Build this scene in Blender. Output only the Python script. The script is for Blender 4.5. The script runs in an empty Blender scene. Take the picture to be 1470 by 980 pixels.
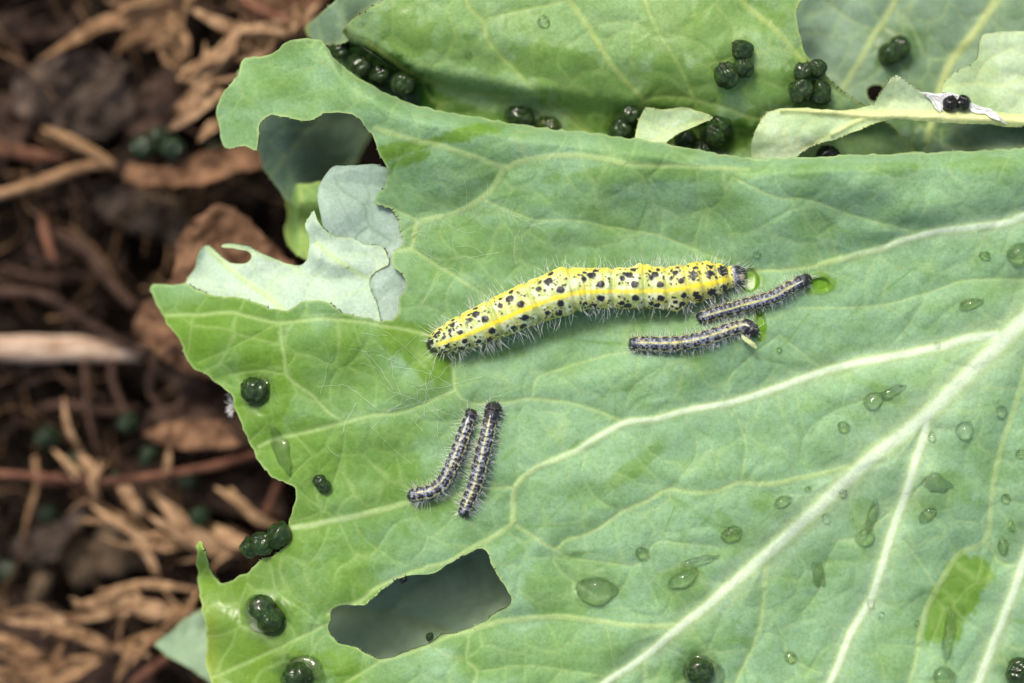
import bpy, math
import numpy as np
from mathutils import Vector

# ------------------------------------------------------------------ camera, sky, sun, exposure
# one unit is one centimetre
scene = bpy.context.scene
scene.unit_settings.system = 'METRIC'
scene.unit_settings.scale_length = 0.01
D = 30.0                                        # lens height over the big leaf
cam_data = bpy.data.cameras.new('camera')
cam = bpy.data.objects.new('camera', cam_data)
scene.collection.objects.link(cam)
cam.location = (0, 0, D)
cam_data.sensor_width = 36.0
cam_data.lens = 36.0 * D / 14.7
cam_data.clip_start = 0.5
cam_data.clip_end = 20000.0
cam_data.dof.use_dof = True
cam_data.dof.focus_distance = D - 0.22
cam_data.dof.aperture_fstop = 0.043
cam_data.dof.aperture_blades = 7
scene.camera = cam

SUN_EL, SUN_AZ = math.radians(50), math.radians(-25)      # azimuth from +Y, clockwise
world = bpy.data.worlds.new('World')
scene.world = world
world.use_nodes = True
wn = world.node_tree
wn.nodes.clear()
wo = wn.nodes.new('ShaderNodeOutputWorld')
bg = wn.nodes.new('ShaderNodeBackground')
sky = wn.nodes.new('ShaderNodeTexSky')
sky.sky_type = 'NISHITA'
sky.sun_disc = False
sky.sun_elevation = SUN_EL
sky.sun_rotation = SUN_AZ
sky.air_density = 0.9
sky.dust_density = 6.0
sky.ozone_density = 0.6
bg.inputs['Strength'].default_value = 0.12
wn.links.new(sky.outputs[0], bg.inputs[0])
wn.links.new(bg.outputs[0], wo.inputs[0])

sd = bpy.data.lights.new('sun', 'SUN')
sd.energy = 1.5
sd.angle = math.radians(13)
sd.color = (1.0, 0.95, 0.88)
sun = bpy.data.objects.new('sun', sd)
scene.collection.objects.link(sun)
sdir = Vector((math.sin(SUN_AZ) * math.cos(SUN_EL), math.cos(SUN_AZ) * math.cos(SUN_EL), math.sin(SUN_EL)))
sun.rotation_euler = sdir.to_track_quat('Z', 'Y').to_euler()
sun.location = sdir * 60

scene.view_settings.view_transform = 'Standard'
scene.view_settings.look = 'None'
scene.view_settings.exposure = 0.80
scene.view_settings.gamma = 1.0
scene.render.engine = 'CYCLES'
scene.cycles.use_denoising = True
scene.cycles.max_bounces = 6
scene.cycles.transmission_bounces = 5
scene.cycles.adaptive_threshold = 0.025
scene.cycles.sample_clamp_indirect = 60.0

# ------------------------------------------------------------------ helpers
COL = scene.collection
RNG = np.random.default_rng(7)
_TAB = np.random.default_rng(11).random((256, 256))


def vnoise(x, y, seed=0):
    x = np.asarray(x, float) + seed * 17.31
    y = np.asarray(y, float) + seed * 9.77
    xi = np.floor(x).astype(int); yi = np.floor(y).astype(int)
    fx = x - xi; fy = y - yi
    fx = fx * fx * (3 - 2 * fx); fy = fy * fy * (3 - 2 * fy)
    a = _TAB[xi & 255, yi & 255]; b = _TAB[(xi + 1) & 255, yi & 255]
    c = _TAB[xi & 255, (yi + 1) & 255]; d = _TAB[(xi + 1) & 255, (yi + 1) & 255]
    return (a * (1 - fx) + b * fx) * (1 - fy) + (c * (1 - fx) + d * fx) * fy


def fbm(x, y, seed=0, n=4):
    s = 0; a = 0.5; t = 0
    for k in range(n):
        s = s + a * vnoise(x * 2 ** k, y * 2 ** k, seed + k * 3)
        t += a; a *= 0.5
    return s / t


def sm(t):
    t = np.clip(t, 0, 1)
    return t * t * (3 - 2 * t)


def at(px, py, z):
    """photo pixel + height -> point in the scene (perspective of the lens taken out)"""
    k = (D - z) / D / 100.0
    return (np.asarray(px, float) - 735.0) * k, (490.0 - np.asarray(py, float)) * k, z


def P(px, py, z):
    x, y, zz = at(px, py, z)
    return Vector((float(x), float(y), float(zz)))


def spline(pts, step=6.0):
    """Catmull-Rom through rows of pts, resampled"""
    p = np.asarray(pts, float)
    if len(p) < 3:
        n = max(2, int(np.hypot(*(p[1, :2] - p[0, :2])) / step) + 1)
        t = np.linspace(0, 1, n)[:, None]
        return p[0] * (1 - t) + p[1] * t
    q = np.vstack([2 * p[0] - p[1], p, 2 * p[-1] - p[-2]])
    out = []
    for i in range(1, len(q) - 2):
        n = max(1, int(np.hypot(*(q[i + 1, :2] - q[i, :2])) / step))
        t = (np.arange(n) / n)[:, None]
        a, b, c, d = q[i - 1], q[i], q[i + 1], q[i + 2]
        out.append(0.5 * (2 * b + (c - a) * t + (2 * a - 5 * b + 4 * c - d) * t ** 2 + (3 * b - a - 3 * c + d) * t ** 3))
    out.append(p[-1:])
    return np.vstack(out)


def link(o, parent=None):
    COL.objects.link(o)
    if parent is not None:
        o.parent = parent
    return o


def tag(o, label=None, cat=None, group=None, kind=None):
    if label: o['label'] = label
    if cat: o['category'] = cat
    if group: o['group'] = group
    if kind: o['kind'] = kind
    return o


def empty(name, loc):
    o = bpy.data.objects.new(name, None)
    o.empty_display_size = 0.2
    o.location = loc
    return link(o)


def mesh_obj(name, verts, faces, mat, parent=None, origin=None, cols=None, normals=None, smooth=True):
    verts = np.asarray(verts, float)
    if origin is None:
        origin = verts.mean(0)
    origin = np.asarray(origin, float)
    me = bpy.data.meshes.new(name)
    me.from_pydata((verts - origin).tolist(), [], faces if isinstance(faces, list) else faces.tolist())
    if smooth:
        me.polygons.foreach_set('use_smooth', np.ones(len(me.polygons), bool))
    if cols:
        for k, v in cols.items():
            at_ = me.color_attributes.new(k, 'FLOAT_COLOR', 'POINT')
            at_.data.foreach_set('color', np.ascontiguousarray(v, np.float32).ravel())
    me.materials.append(mat)
    me.update()
    if normals is not None:
        me.normals_split_custom_set_from_vertices(np.asarray(normals).tolist())
    o = bpy.data.objects.new(name, me)
    if parent is not None:
        o.location = Vector(origin) - parent.location
    else:
        o.location = origin
    return link(o, parent)


class NT:
    def __init__(self, name):
        self.m = bpy.data.materials.new(name)
        self.m.use_nodes = True
        self.t = self.m.node_tree
        self.t.nodes.clear()
        self.out = self.t.nodes.new('ShaderNodeOutputMaterial')

    def n(self, typ, ins=None, **props):
        nd = self.t.nodes.new(typ)
        for k, v in props.items():
            setattr(nd, k, v)
        for k, v in (ins or {}).items():
            self.put(nd.inputs[k], v)
        return nd

    def put(self, sock, v):
        if isinstance(v, bpy.types.NodeSocket):
            self.t.links.new(v, sock)
        elif isinstance(v, (tuple, list)) and len(v) == 3 and sock.type == 'RGBA':
            sock.default_value = (*v, 1)
        else:
            sock.default_value = v

    def mix(self, f, a, b, blend='MIX'):
        nd = self.n('ShaderNodeMix', data_type='RGBA', blend_type=blend)
        self.put(nd.inputs[0], f); self.put(nd.inputs[6], a); self.put(nd.inputs[7], b)
        return nd.outputs[2]

    def math(self, op, a, b=0.0, clamp=False):
        nd = self.n('ShaderNodeMath', operation=op, use_clamp=clamp)
        self.put(nd.inputs[0], a); self.put(nd.inputs[1], b)
        return nd.outputs[0]

    def ramp(self, v, lo, hi, a=0.0, b=1.0):
        nd = self.n('ShaderNodeMapRange', {0: v, 1: lo, 2: hi, 3: a, 4: b}, interpolation_type='SMOOTHSTEP')
        return nd.outputs[0]

    def coord(self):
        return self.n('ShaderNodeNewGeometry').outputs['Position']

    def noise(self, scale, detail=4, rough=0.55, vec=None, dist=0.0):
        nd = self.n('ShaderNodeTexNoise', {'Scale': scale, 'Detail': detail, 'Roughness': rough, 'Distortion': dist})
        self.t.links.new(vec or self.coord(), nd.inputs['Vector'])
        return nd.outputs['Fac']

    def bump(self, h, strength, dist, normal=None):
        nd = self.n('ShaderNodeBump', {'Strength': strength, 'Distance': dist, 'Height': h})
        if normal: self.put(nd.inputs['Normal'], normal)
        return nd.outputs[0]

    def done(self, sh):
        self.t.links.new(sh, self.out.inputs['Surface'])
        return self.m


def leaf_mat(name, rub, bloom, vein, core, trans=0.16, yellow=(0.20, 0.27, 0.03), net=0.3, rough=0.52):
    t = NT(name)
    A = t.n('ShaderNodeAttribute', attribute_name='leafA')
    B = t.n('ShaderNodeAttribute', attribute_name='leafB')
    sa = t.n('ShaderNodeSeparateColor', {0: A.outputs['Color']})
    sb = t.n('ShaderNodeSeparateColor', {0: B.outputs['Color']})
    veinm, corem, bloomm = sa.outputs[0], sa.outputs[1], sa.outputs[2]
    wet = A.outputs['Alpha']
    yel = sb.outputs[0]
    pos = t.coord()
    fine = t.noise(20, 4, 0.78)
    mid = t.noise(5.5, 3, 0.6)
    streak = t.noise(2.2, 2, 0.6, dist=0.8)
    # colour
    bl = t.math('MULTIPLY', bloomm, t.ramp(mid, 0.15, 0.60, 0.62, 1.0))
    bl = t.math('MULTIPLY', bl, t.ramp(fine, 0.25, 0.6, 0.78, 1.0))
    c = t.mix(bl, rub, bloom)
    c = t.mix(t.math('MULTIPLY', sb.outputs[2], 0.28), c, core)
    c = t.mix(yel, c, yellow)
    c = t.mix(sb.outputs[1], c, (0.115, 0.27, 0.008))
    c = t.mix(B.outputs['Alpha'], c, (0.022, 0.075, 0.006))
    c = t.mix(veinm, c, vein)
    c = t.mix(corem, c, core)
    br = t.math('ADD', t.math('MULTIPLY', t.math('SUBTRACT', fine, 0.5), 0.62), 1.0)
    br = t.math('ADD', br, t.math('MULTIPLY', t.math('SUBTRACT', streak, 0.5), 0.32))
    brc = t.n('ShaderNodeCombineColor', {0: br, 1: br, 2: br}).outputs[0]
    c = t.mix(1.0, c, brc, 'MULTIPLY')
    ro = t.math('SUBTRACT', rough, t.math('MULTIPLY', wet, rough - 0.10))
    ro = t.math('ADD', ro, t.math('MULTIPLY', t.math('SUBTRACT', mid, 0.5), 0.25), clamp=True)
    h = t.math('ADD', t.math('MULTIPLY', fine, 0.6), t.math('MULTIPLY', mid, 1.0))
    bs = t.math('SUBTRACT', 0.55, t.math('MULTIPLY', wet, 0.35))
    nrm = t.n('ShaderNodeBump', {'Strength': bs, 'Distance': 0.022, 'Height': h}).outputs[0]
    pr = t.n('ShaderNodeBsdfPrincipled', {'Base Color': c, 'Roughness': ro, 'Normal': nrm, 'IOR': 1.42, 'Specular IOR Level': t.math('ADD', 0.16, t.math('MULTIPLY', wet, 0.45))})
    tc = t.mix(1.0, c, (1.0, 1.15, 0.45), 'MULTIPLY')
    tr = t.n('ShaderNodeBsdfTranslucent', {'Color': tc, 'Normal': nrm})
    mx = t.n('ShaderNodeMixShader', {0: trans, 1: pr.outputs[0], 2: tr.outputs[0]})
    return t.done(mx.outputs[0])


def dry_mat(name, ca, cb, scale=6.0, rough=0.7, stretch=None, spec=0.08):
    t = NT(name)
    v = t.n('ShaderNodeTexCoord').outputs['Object']
    if stretch:
        v = t.n('ShaderNodeVectorMath', {0: v, 1: stretch}, operation='MULTIPLY').outputs[0]
    a = t.noise(scale, 5, 0.65, vec=v)
    b = t.noise(scale * 5, 4, 0.6, vec=v)
    r = t.n('ShaderNodeObjectInfo').outputs['Random']
    f = t.math('ADD', t.ramp(a, 0.3, 0.7), t.math('MULTIPLY', t.math('SUBTRACT', b, 0.5), 0.7))
    f = t.math('ADD', f, t.math('MULTIPLY', t.math('SUBTRACT', r, 0.5), 0.4), clamp=True)
    c = t.mix(f, ca, cb)
    pr = t.n('ShaderNodeBsdfPrincipled', {'Base Color': c, 'Roughness': rough, 'Specular IOR Level': spec,
                                          'Normal': t.bump(t.math('ADD', a, b), 0.6, 0.03)})
    return t.done(pr.outputs[0])


def water_mat():
    t = NT('water')
    g = t.n('ShaderNodeBsdfPrincipled', {'Base Color': (0.98, 1.0, 0.97), 'Roughness': 0.02, 'IOR': 1.33,
                                         'Transmission Weight': 1.0})
    return t.done(g.outputs[0])


def frass_mat(name, ca, cb, rough=0.28):
    t = NT(name)
    v = t.n('ShaderNodeTexCoord').outputs['Object']
    a = t.noise(2.5, 4, 0.6, vec=v)
    b = t.noise(9, 4, 0.6, vec=v)
    c = t.mix(t.ramp(a, 0.35, 0.7), ca, cb)
    pr = t.n('ShaderNodeBsdfPrincipled', {'Base Color': c, 'Roughness': t.math('ADD', t.math('MULTIPLY', b, 0.3), rough - 0.12),
                                          'Normal': t.bump(b, 1.0, 0.22), 'Coat Weight': 0.55, 'Coat Roughness': 0.10, 'Specular IOR Level': 0.3})
    return t.done(pr.outputs[0])


def body_mat(name, rough=0.42, sss=0.12):
    t = NT(name)
    A = t.n('ShaderNodeAttribute', attribute_name='skin')
    f = t.noise(60, 3, 0.6)
    br = t.math('ADD', t.math('MULTIPLY', t.math('SUBTRACT', f, 0.5), 0.45), 1.0)
    c = t.mix(1.0, A.outputs['Color'], t.n('ShaderNodeCombineColor', {0: br, 1: br, 2: br}).outputs[0], 'MULTIPLY')
    pr = t.n('ShaderNodeBsdfPrincipled', {'Base Color': c, 'Roughness': rough, 'Subsurface Weight': sss,
                                          'Subsurface Radius': (0.05, 0.05, 0.02), 'Subsurface Scale': 0.6,
                                          'Normal': t.bump(f, 0.35, 0.012)})
    return t.done(pr.outputs[0])


def plain_mat(name, col, rough=0.5, trans=0.0, noise=0.0):
    t = NT(name)
    c = col
    if noise:
        c = t.mix(t.noise(30, 4), tuple(x * (1 - noise) for x in col), tuple(min(1, x * (1 + noise)) for x in col))
    pr = t.n('ShaderNodeBsdfPrincipled', {'Base Color': c, 'Roughness': rough})
    sh = pr.outputs[0]
    if trans:
        tr = t.n('ShaderNodeBsdfTranslucent', {'Color': c})
        sh = t.n('ShaderNodeMixShader', {0: trans, 1: sh, 2: tr.outputs[0]}).outputs[0]
    return t.done(sh)


# greens
M_MAIN = leaf_mat('cabbage_green', (0.112, 0.232, 0.026), (0.212, 0.366, 0.204), (0.38, 0.51, 0.20), (0.55, 0.68, 0.48))
M_UPPER = leaf_mat('cabbage_green_wet', (0.125, 0.250, 0.028), (0.255, 0.405, 0.195), (0.38, 0.48, 0.14), (0.46, 0.54, 0.22))
M_REAR = leaf_mat('cabbage_blue_green', (0.085, 0.165, 0.060), (0.20, 0.30, 0.21), (0.36, 0.45, 0.17), (0.40, 0.48, 0.20))
M_PALE = leaf_mat('cabbage_pale_underside', (0.33, 0.46, 0.32), (0.45, 0.58, 0.46), (0.44, 0.58, 0.24), (0.60, 0.68, 0.42), net=0.12)
M_GREY = leaf_mat('cabbage_grey_underside', (0.25, 0.36, 0.27), (0.36, 0.47, 0.39), (0.15, 0.26, 0.14), (0.18, 0.30, 0.17), net=0.3)
M_DEEP = leaf_mat('cabbage_shaded_leaf', (0.17, 0.28, 0.13), (0.30, 0.42, 0.28), (0.24, 0.33, 0.14), (0.28, 0.36, 0.2))
M_RIB = leaf_mat('cabbage_chewed_rib', (0.34, 0.48, 0.24), (0.46, 0.59, 0.38), (0.52, 0.58, 0.22), (0.58, 0.62, 0.30), net=0.1)
M_WATER = water_mat()
M_FRASS = frass_mat('frass_dark_green', (0.014, 0.048, 0.005), (0.065, 0.165, 0.020), 0.48)
M_FRASS_OLD = frass_mat('frass_black', (0.006, 0.007, 0.006), (0.02, 0.024, 0.018))
M_FRASS_SOIL = frass_mat('frass_on_soil', (0.008, 0.028, 0.005), (0.034, 0.09, 0.014), 0.75)
M_FRASS_FRESH = frass_mat('frass_bright_green', (0.05, 0.11, 0.008), (0.12, 0.2, 0.02))
M_BODY = body_mat('caterpillar_skin')
M_HAIR = plain_mat('caterpillar_hair', (0.90, 0.92, 0.90), 0.3, 0.45)
M_SILK = plain_mat('silk', (0.82, 0.84, 0.82), 0.4, 0.3)
M_TAN = dry_mat('dry_tan', (0.085, 0.047, 0.022), (0.31, 0.19, 0.10), 5)
M_TAN2 = dry_mat('dry_pale_tan', (0.12, 0.068, 0.034), (0.40, 0.26, 0.145), 5)
M_BROWN = dry_mat('dry_leaf_orange', (0.04, 0.021, 0.011), (0.20, 0.112, 0.062), 2.4)
M_DARKLEAF = dry_mat('dry_leaf_dark', (0.009, 0.006, 0.0045), (0.06, 0.037, 0.026), 2.0)
M_GREYLEAF = dry_mat('dry_leaf_grey', (0.014, 0.0105, 0.008), (0.11, 0.082, 0.062), 2.4)
M_STEM = dry_mat('dry_red_stem', (0.06, 0.027, 0.017), (0.18, 0.085, 0.052), 3)
M_STEMD = dry_mat('dry_dark_stem', (0.02, 0.012, 0.009), (0.08, 0.048, 0.034), 3)
M_STRAW = dry_mat('straw', (0.24, 0.15, 0.09), (0.66, 0.52, 0.40), 2.2, stretch=(0.35, 3, 3))
M_STONE = dry_mat('stone', (0.03, 0.022, 0.014), (0.14, 0.10, 0.062), 2.5)
M_CRUMB = dry_mat('crumbs', (0.004, 0.003, 0.002), (0.028, 0.019, 0.013), 3)
M_SOIL = dry_mat('soil', (0.002, 0.0018, 0.0015), (0.010, 0.0075, 0.0055), 3.5, rough=1.0, spec=0.0)


# ------------------------------------------------------------------ leaf sheets
def raster_inside(X, Y, poly):
    ins = np.zeros(X.shape, bool)
    xs = X[0]; ys = Y[:, 0]
    n = len(poly)
    for i in range(n):
        (x1, y1), (x2, y2) = poly[i], poly[(i + 1) % n]
        if y1 == y2: continue
        lo, hi = min(y1, y2), max(y1, y2)
        r0, r1 = np.searchsorted(ys, lo, 'left'), np.searchsorted(ys, hi, 'left')
        if r1 <= r0: continue
        xc = x1 + (ys[r0:r1] - y1) / (y2 - y1) * (x2 - x1)
        ins[r0:r1] ^= xs[None, :] < xc[:, None]
    return ins


def near_poly(X, Y, polys, margin):
    dist = np.full(X.shape, 1e9); NX = X.copy(); NY = Y.copy()
    xs = X[0]; ys = Y[:, 0]
    for poly in polys:
        n = len(poly)
        for i in range(n):
            (x1, y1), (x2, y2) = poly[i], poly[(i + 1) % n]
            c0, c1 = np.searchsorted(xs, (min(x1, x2) - margin, max(x1, x2) + margin))
            r0, r1 = np.searchsorted(ys, (min(y1, y2) - margin, max(y1, y2) + margin))
            if c1 <= c0 or r1 <= r0: continue
            gx, gy = X[r0:r1, c0:c1], Y[r0:r1, c0:c1]
            dx, dy = x2 - x1, y2 - y1
            L = dx * dx + dy * dy + 1e-9
            t = np.clip(((gx - x1) * dx + (gy - y1) * dy) / L, 0, 1)
            qx, qy = x1 + t * dx, y1 + t * dy
            d = np.hypot(gx - qx, gy - qy)
            sub = dist[r0:r1, c0:c1]
            m = d < sub
            sub[m] = d[m]; NX[r0:r1, c0:c1][m] = qx[m]; NY[r0:r1, c0:c1][m] = qy[m]
    return dist, NX, NY


def rough_outline(poly, amp, seed, step=5.0, closed=True):
    p = np.asarray(poly, float)
    out = []
    n = len(p)
    for i in range(n):
        a, b = p[i], p[(i + 1) % n]
        L = np.hypot(*(b - a)); k = max(1, int(L / step))
        for j in range(k):
            out.append(a + (b - a) * j / k)
    q = np.array(out)
    # light smoothing then ragged jitter
    q = 0.5 * q + 0.25 * (np.roll(q, 1, 0) + np.roll(q, -1, 0))
    q[:, 0] += amp * (vnoise(q[:, 0] / 7, q[:, 1] / 7, seed) - 0.5) * 2
    q[:, 1] += amp * (vnoise(q[:, 0] / 7, q[:, 1] / 7, seed + 5) - 0.5) * 2
    return [tuple(v) for v in q]


def cell_net(X, Y, size, seed, warp=0.35):
    wx = X / size + warp * (vnoise(X / size * 1.3, Y / size * 1.3, seed) - 0.5) * 2
    wy = Y / size + warp * (vnoise(X / size * 1.3, Y / size * 1.3, seed + 8) - 0.5) * 2
    ix, iy = np.floor(wx).astype(int), np.floor(wy).astype(int)
    f1 = np.full(X.shape, 9.0); f2 = f1.copy()
    for dx in (-1, 0, 1):
        for dy in (-1, 0, 1):
            cx, cy = ix + dx, iy + dy
            jx = _TAB[(cx + seed * 7) & 255, cy & 255]; jy = _TAB[(cx + 91) & 255, (cy + seed * 13) & 255]
            d = np.hypot(cx + jx - wx, cy + jy - wy)
            f2 = np.minimum(f2, np.maximum(f1, d)); f1 = np.minimum(f1, d)
    return (f2 - f1) * size


class Leaf:
    """a sheet cut to an outline (photo pixels) at a height field, with raised veins and thickness"""

    def __init__(s, outline, holes, zf, step, veins, seed=1, thick=0.035, jag=1.0, quilt=0.05, bloomf=None, wetf=None,
                 yelf=None, edge=0.6, ridge=0.15, bitef=None, net=1.0, stainf=None, wave=(0.0, 120)):
        s.seed = seed
        polys = [rough_outline(outline, jag, seed)] + [rough_outline(h, jag, seed + 2) for h in holes]
        a = np.array(polys[0])
        xs = np.arange(a[:, 0].min() - 2 * step, a[:, 0].max() + 2 * step, step)
        ys = np.arange(a[:, 1].min() - 2 * step, a[:, 1].max() + 2 * step, step)
        X, Y = np.meshgrid(xs, ys)
        s.xs, s.ys, s.step = xs, ys, step
        ins = raster_inside(X, Y, polys[0])
        for h in polys[1:]:
            ins &= ~raster_inside(X, Y, h)
        dist, NX, NY = near_poly(X, Y, polys, 16)
        quadany = ins[:-1, :-1] | ins[1:, :-1] | ins[:-1, 1:] | ins[1:, 1:]
        out = ~ins
        X = np.where(out & (dist < 3 * step), NX, X); Y = np.where(out & (dist < 3 * step), NY, Y)
        ed = np.where(out, 0, np.minimum(dist, 16))
        # veins
        vm = np.zeros(X.shape); cm = np.zeros(X.shape); rid = np.zeros(X.shape); near = np.full(X.shape, 60.0); halo = np.zeros(X.shape)
        vid = np.full(X.shape, -1); vbest = np.full(X.shape, 0.35)
        for k, v in enumerate(veins):
            pts = spline(v['p'], 5)
            L = np.concatenate([[0], np.cumsum(np.hypot(np.diff(pts[:, 0]), np.diff(pts[:, 1])))])
            W = np.interp(L / L[-1], np.linspace(0, 1, len(v['w'])), v['w']) * 1.06
            pts = pts + 0.0
            pts[:, 0] += 1.6 * (vnoise(L / 22, L * 0 + k, 3) - 0.5); pts[:, 1] += 1.6 * (vnoise(L / 22, L * 0 + k, 9) - 0.5)
            for i in range(len(pts) - 1):
                x1, y1 = pts[i]; x2, y2 = pts[i + 1]; w = 0.5 * (W[i] + W[i + 1])
                mg = max(34, 2.5 * w)
                c0, c1 = np.searchsorted(xs, (min(x1, x2) - mg, max(x1, x2) + mg))
                r0, r1 = np.searchsorted(ys, (min(y1, y2) - mg, max(y1, y2) + mg))
                if c1 <= c0 or r1 <= r0: continue
                gx, gy = X[r0:r1, c0:c1], Y[r0:r1, c0:c1]
                dx, dy = x2 - x1, y2 - y1
                t = np.clip(((gx - x1) * dx + (gy - y1) * dy) / (dx * dx + dy * dy + 1e-9), 0, 1)
                d = np.hypot(gx - x1 - t * dx, gy - y1 - t * dy)
                q = d / (0.5 * w)
                st = v.get('s', 1.0)
                m1 = st * (np.exp(-(q / 1.2) ** 4) if w > 7 else np.exp(-(q / 1.15) ** 2))
                if w > 9: halo[r0:r1, c0:c1] = np.maximum(halo[r0:r1, c0:c1], st * sm((w - 9) / 5) * np.exp(-(q / 2.4) ** 2))
                if w > 7:
                    core = st * (1 - sm((q - 0.25) / 0.8)) * sm((w - 7) / 5)
                else:
                    core = 0 * q
                sl = np.s_[r0:r1, c0:c1]
                vm[sl] = np.maximum(vm[sl], m1)
                cm[sl] = np.maximum(cm[sl], core)
                rr = w / 100 * ridge * st * np.exp(-(q / 0.95) ** 2) if w > 7 else -w / 100 * 0.14 * st * np.exp(-(q / 1.1) ** 2)
                rid[sl] = np.where(np.abs(rr) > np.abs(rid[sl]), rr, rid[sl])
                near[sl] = np.minimum(near[sl], d + (1 - st) * 25)
                if v.get('part'):
                    g = 1.0 - q
                    b = g > vbest[sl]
                    vid[sl] = np.where(b, k, vid[sl]); vbest[sl] = np.where(b, g, vbest[sl])
        e1 = cell_net(X, Y, 58.0, seed + 1); e2 = cell_net(X, Y, 23.0, seed + 2)
        nm = fbm(X / 90, Y / 90, seed + 40, 2)
        l1 = net * 0.26 * np.exp(-(e1 / 4.2) ** 2) * sm((nm - 0.2) / 0.3); l2 = net * 0.10 * np.exp(-(e2 / 3.4) ** 2) * sm((0.85 - nm) / 0.4)
        pucker = net * (0.013 * (1 - np.exp(-(e1 / 16.0) ** 2)) + 0.004 * (1 - np.exp(-(e2 / 8.0) ** 2)))
        Z = zf(X, Y) + rid + pucker + quilt * (1 - np.exp(-(near / 22.0) ** 2)) + wave[0] * (fbm(X / wave[1], Y / wave[1], seed, 3) - 0.5)
        s.Z = Z; s.Zthick = thick
        # attributes
        n1 = fbm(X / 60, Y / 60, seed + 20, 5)
        bloom = np.clip(bloomf(X, Y, n1) if bloomf else sm((n1 - 0.25) / 0.4), 0, 1)
        wet = np.clip(wetf(X, Y, n1) if wetf else 0 * X, 0, 1)
        yel = np.clip(yelf(X, Y, n1) if yelf else 0 * X, 0, 1)
        emask = edge * np.exp(-(ed / 2.2) ** 2) * (0.55 + 0.9 * vnoise(X / 18, Y / 18, seed + 31))
        vm = np.maximum(np.maximum(vm * 0.72, np.maximum(l1, l2)), np.clip(emask, 0, 0.85))
        wx, wy, wz = at(X, Y, Z)
        V = np.stack([wx, wy, wz], -1)
        # normals
        du = np.gradient(V, axis=1); dv = np.gradient(V, axis=0)
        N = np.cross(dv, du); N /= np.linalg.norm(N, axis=-1, keepdims=True) + 1e-12
        N *= np.sign(N[..., 2:3] + 1e-9)
        s.N = N
        used = np.zeros(X.shape, bool)
        q = quadany
        used[:-1, :-1] |= q; used[1:, :-1] |= q; used[:-1, 1:] |= q; used[1:, 1:] |= q
        s.idx = np.full(X.shape, -1); s.idx[used] = np.arange(used.sum())
        I = s.idx
        r, c = np.nonzero(q)
        s.quads = np.stack([I[r + 1, c], I[r + 1, c + 1], I[r, c + 1], I[r, c]], -1)
        fv = np.stack([vid[r + 1, c], vid[r + 1, c + 1], vid[r, c + 1], vid[r, c]], -1)
        s.fvid = np.where((fv >= 0).sum(1) >= 3, fv.max(1), -1)
        s.V = V[used]; s.Nv = N[used]
        s.A = np.stack([vm, cm, bloom, wet], -1)[used]
        bite = np.clip(bitef(X, Y), 0, 1) if bitef else 0 * X
        stain = np.clip(stainf(X, Y, n1), 0, 1) if stainf else 0 * X
        s.B = np.stack([yel, bite, halo, stain], -1)[used]

    def z(s, px, py):
        fx = np.clip((np.asarray(px, float) - s.xs[0]) / s.step, 0, len(s.xs) - 1.001)
        fy = np.clip((np.asarray(py, float) - s.ys[0]) / s.step, 0, len(s.ys) - 1.001)
        i = fx.astype(int); j = fy.astype(int); a = fx - i; b = fy - j
        Z = s.Z
        return (Z[j, i] * (1 - a) + Z[j, i + 1] * a) * (1 - b) + (Z[j + 1, i] * (1 - a) + Z[j + 1, i + 1] * a) * b

    def build(s, name, mat, label, cat='leaf', group=None, veins=None, part_name='vein'):
        nv = len(s.V)
        top = s.quads
        keep = s.fvid < 0
        bot_v = s.V - s.Nv * s.Zthick
        e = np.concatenate([top[:, [0, 1]], top[:, [1, 2]], top[:, [2, 3]], top[:, [3, 0]]])
        key = np.sort(e, 1); key = key[:, 0] * (nv + 1) + key[:, 1]
        u, first, cnt = np.unique(key, return_index=True, return_counts=True)
        be = e[first[cnt == 1]]
        rim = np.stack([be[:, 1], be[:, 0], be[:, 0] + nv, be[:, 1] + nv], -1)
        bot = top[:, ::-1] + nv
        F = np.concatenate([top[keep], bot, rim])
        V = np.concatenate([s.V, bot_v]); Nn = np.concatenate([s.Nv, -s.Nv])
        A = np.concatenate([s.A, s.A]); B = np.concatenate([s.B, s.B])
        org = s.V.mean(0)
        has_parts = (~keep).any()
        if has_parts:
            root = empty(name, Vector(org))
            o = mesh_obj('blade', V, F, mat, root, org, {'leafA': A, 'leafB': B}, Nn)
            for k in np.unique(s.fvid[~keep]):
                f = top[s.fvid == k]
                uu, inv = np.unique(f, return_inverse=True)
                mesh_obj(veins[k]['part'], s.V[uu], inv.reshape(f.shape), mat, root, s.V[uu].mean(0),
                         {'leafA': s.A[uu], 'leafB': s.B[uu]}, s.Nv[uu])
        else:
            root = mesh_obj(name, V, F, mat, None, org, {'leafA': A, 'leafB': B}, Nn)
        return tag(root, label, cat, group)


def ell(X, Y, n1, lst, soft=0.35):
    """union of noisy blobs (cx,cy,rx,ry,rot,strength)"""
    out = np.zeros(X.shape)
    for cx, cy, rx, ry, ro, st in lst:
        a = math.radians(ro); c, s_ = math.cos(a), math.sin(a)
        dx, dy = X - cx, Y - cy
        u = (dx * c - dy * s_) / rx; v = (dx * s_ + dy * c) / ry
        q = np.hypot(u, v) + (n1 - 0.5) * 1.7 + (vnoise(X / 9, Y / 9, 91) - 0.5) * 0.35 + (vnoise(X / 4, Y / 4, 93) - 0.5) * 0.12
        out = np.maximum(out, st * sm((1 + soft / 2 - q) / soft))
    return out


def V_(p, w, s=1.0, part=None):
    return dict(p=p, w=w if isinstance(w, (list, tuple)) else [w, w], s=s, part=part)


CREST = np.array([(440, 50), (466, 62), (490, 103), (520, 124), (550, 142), (590, 160), (640, 171), (690, 178), (750, 190), (850, 201),
                  (920, 210), (1010, 226), (1080, 238), (1200, 233), (1300, 230), (1400, 226), (1470, 222), (1700, 214)], float)


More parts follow.
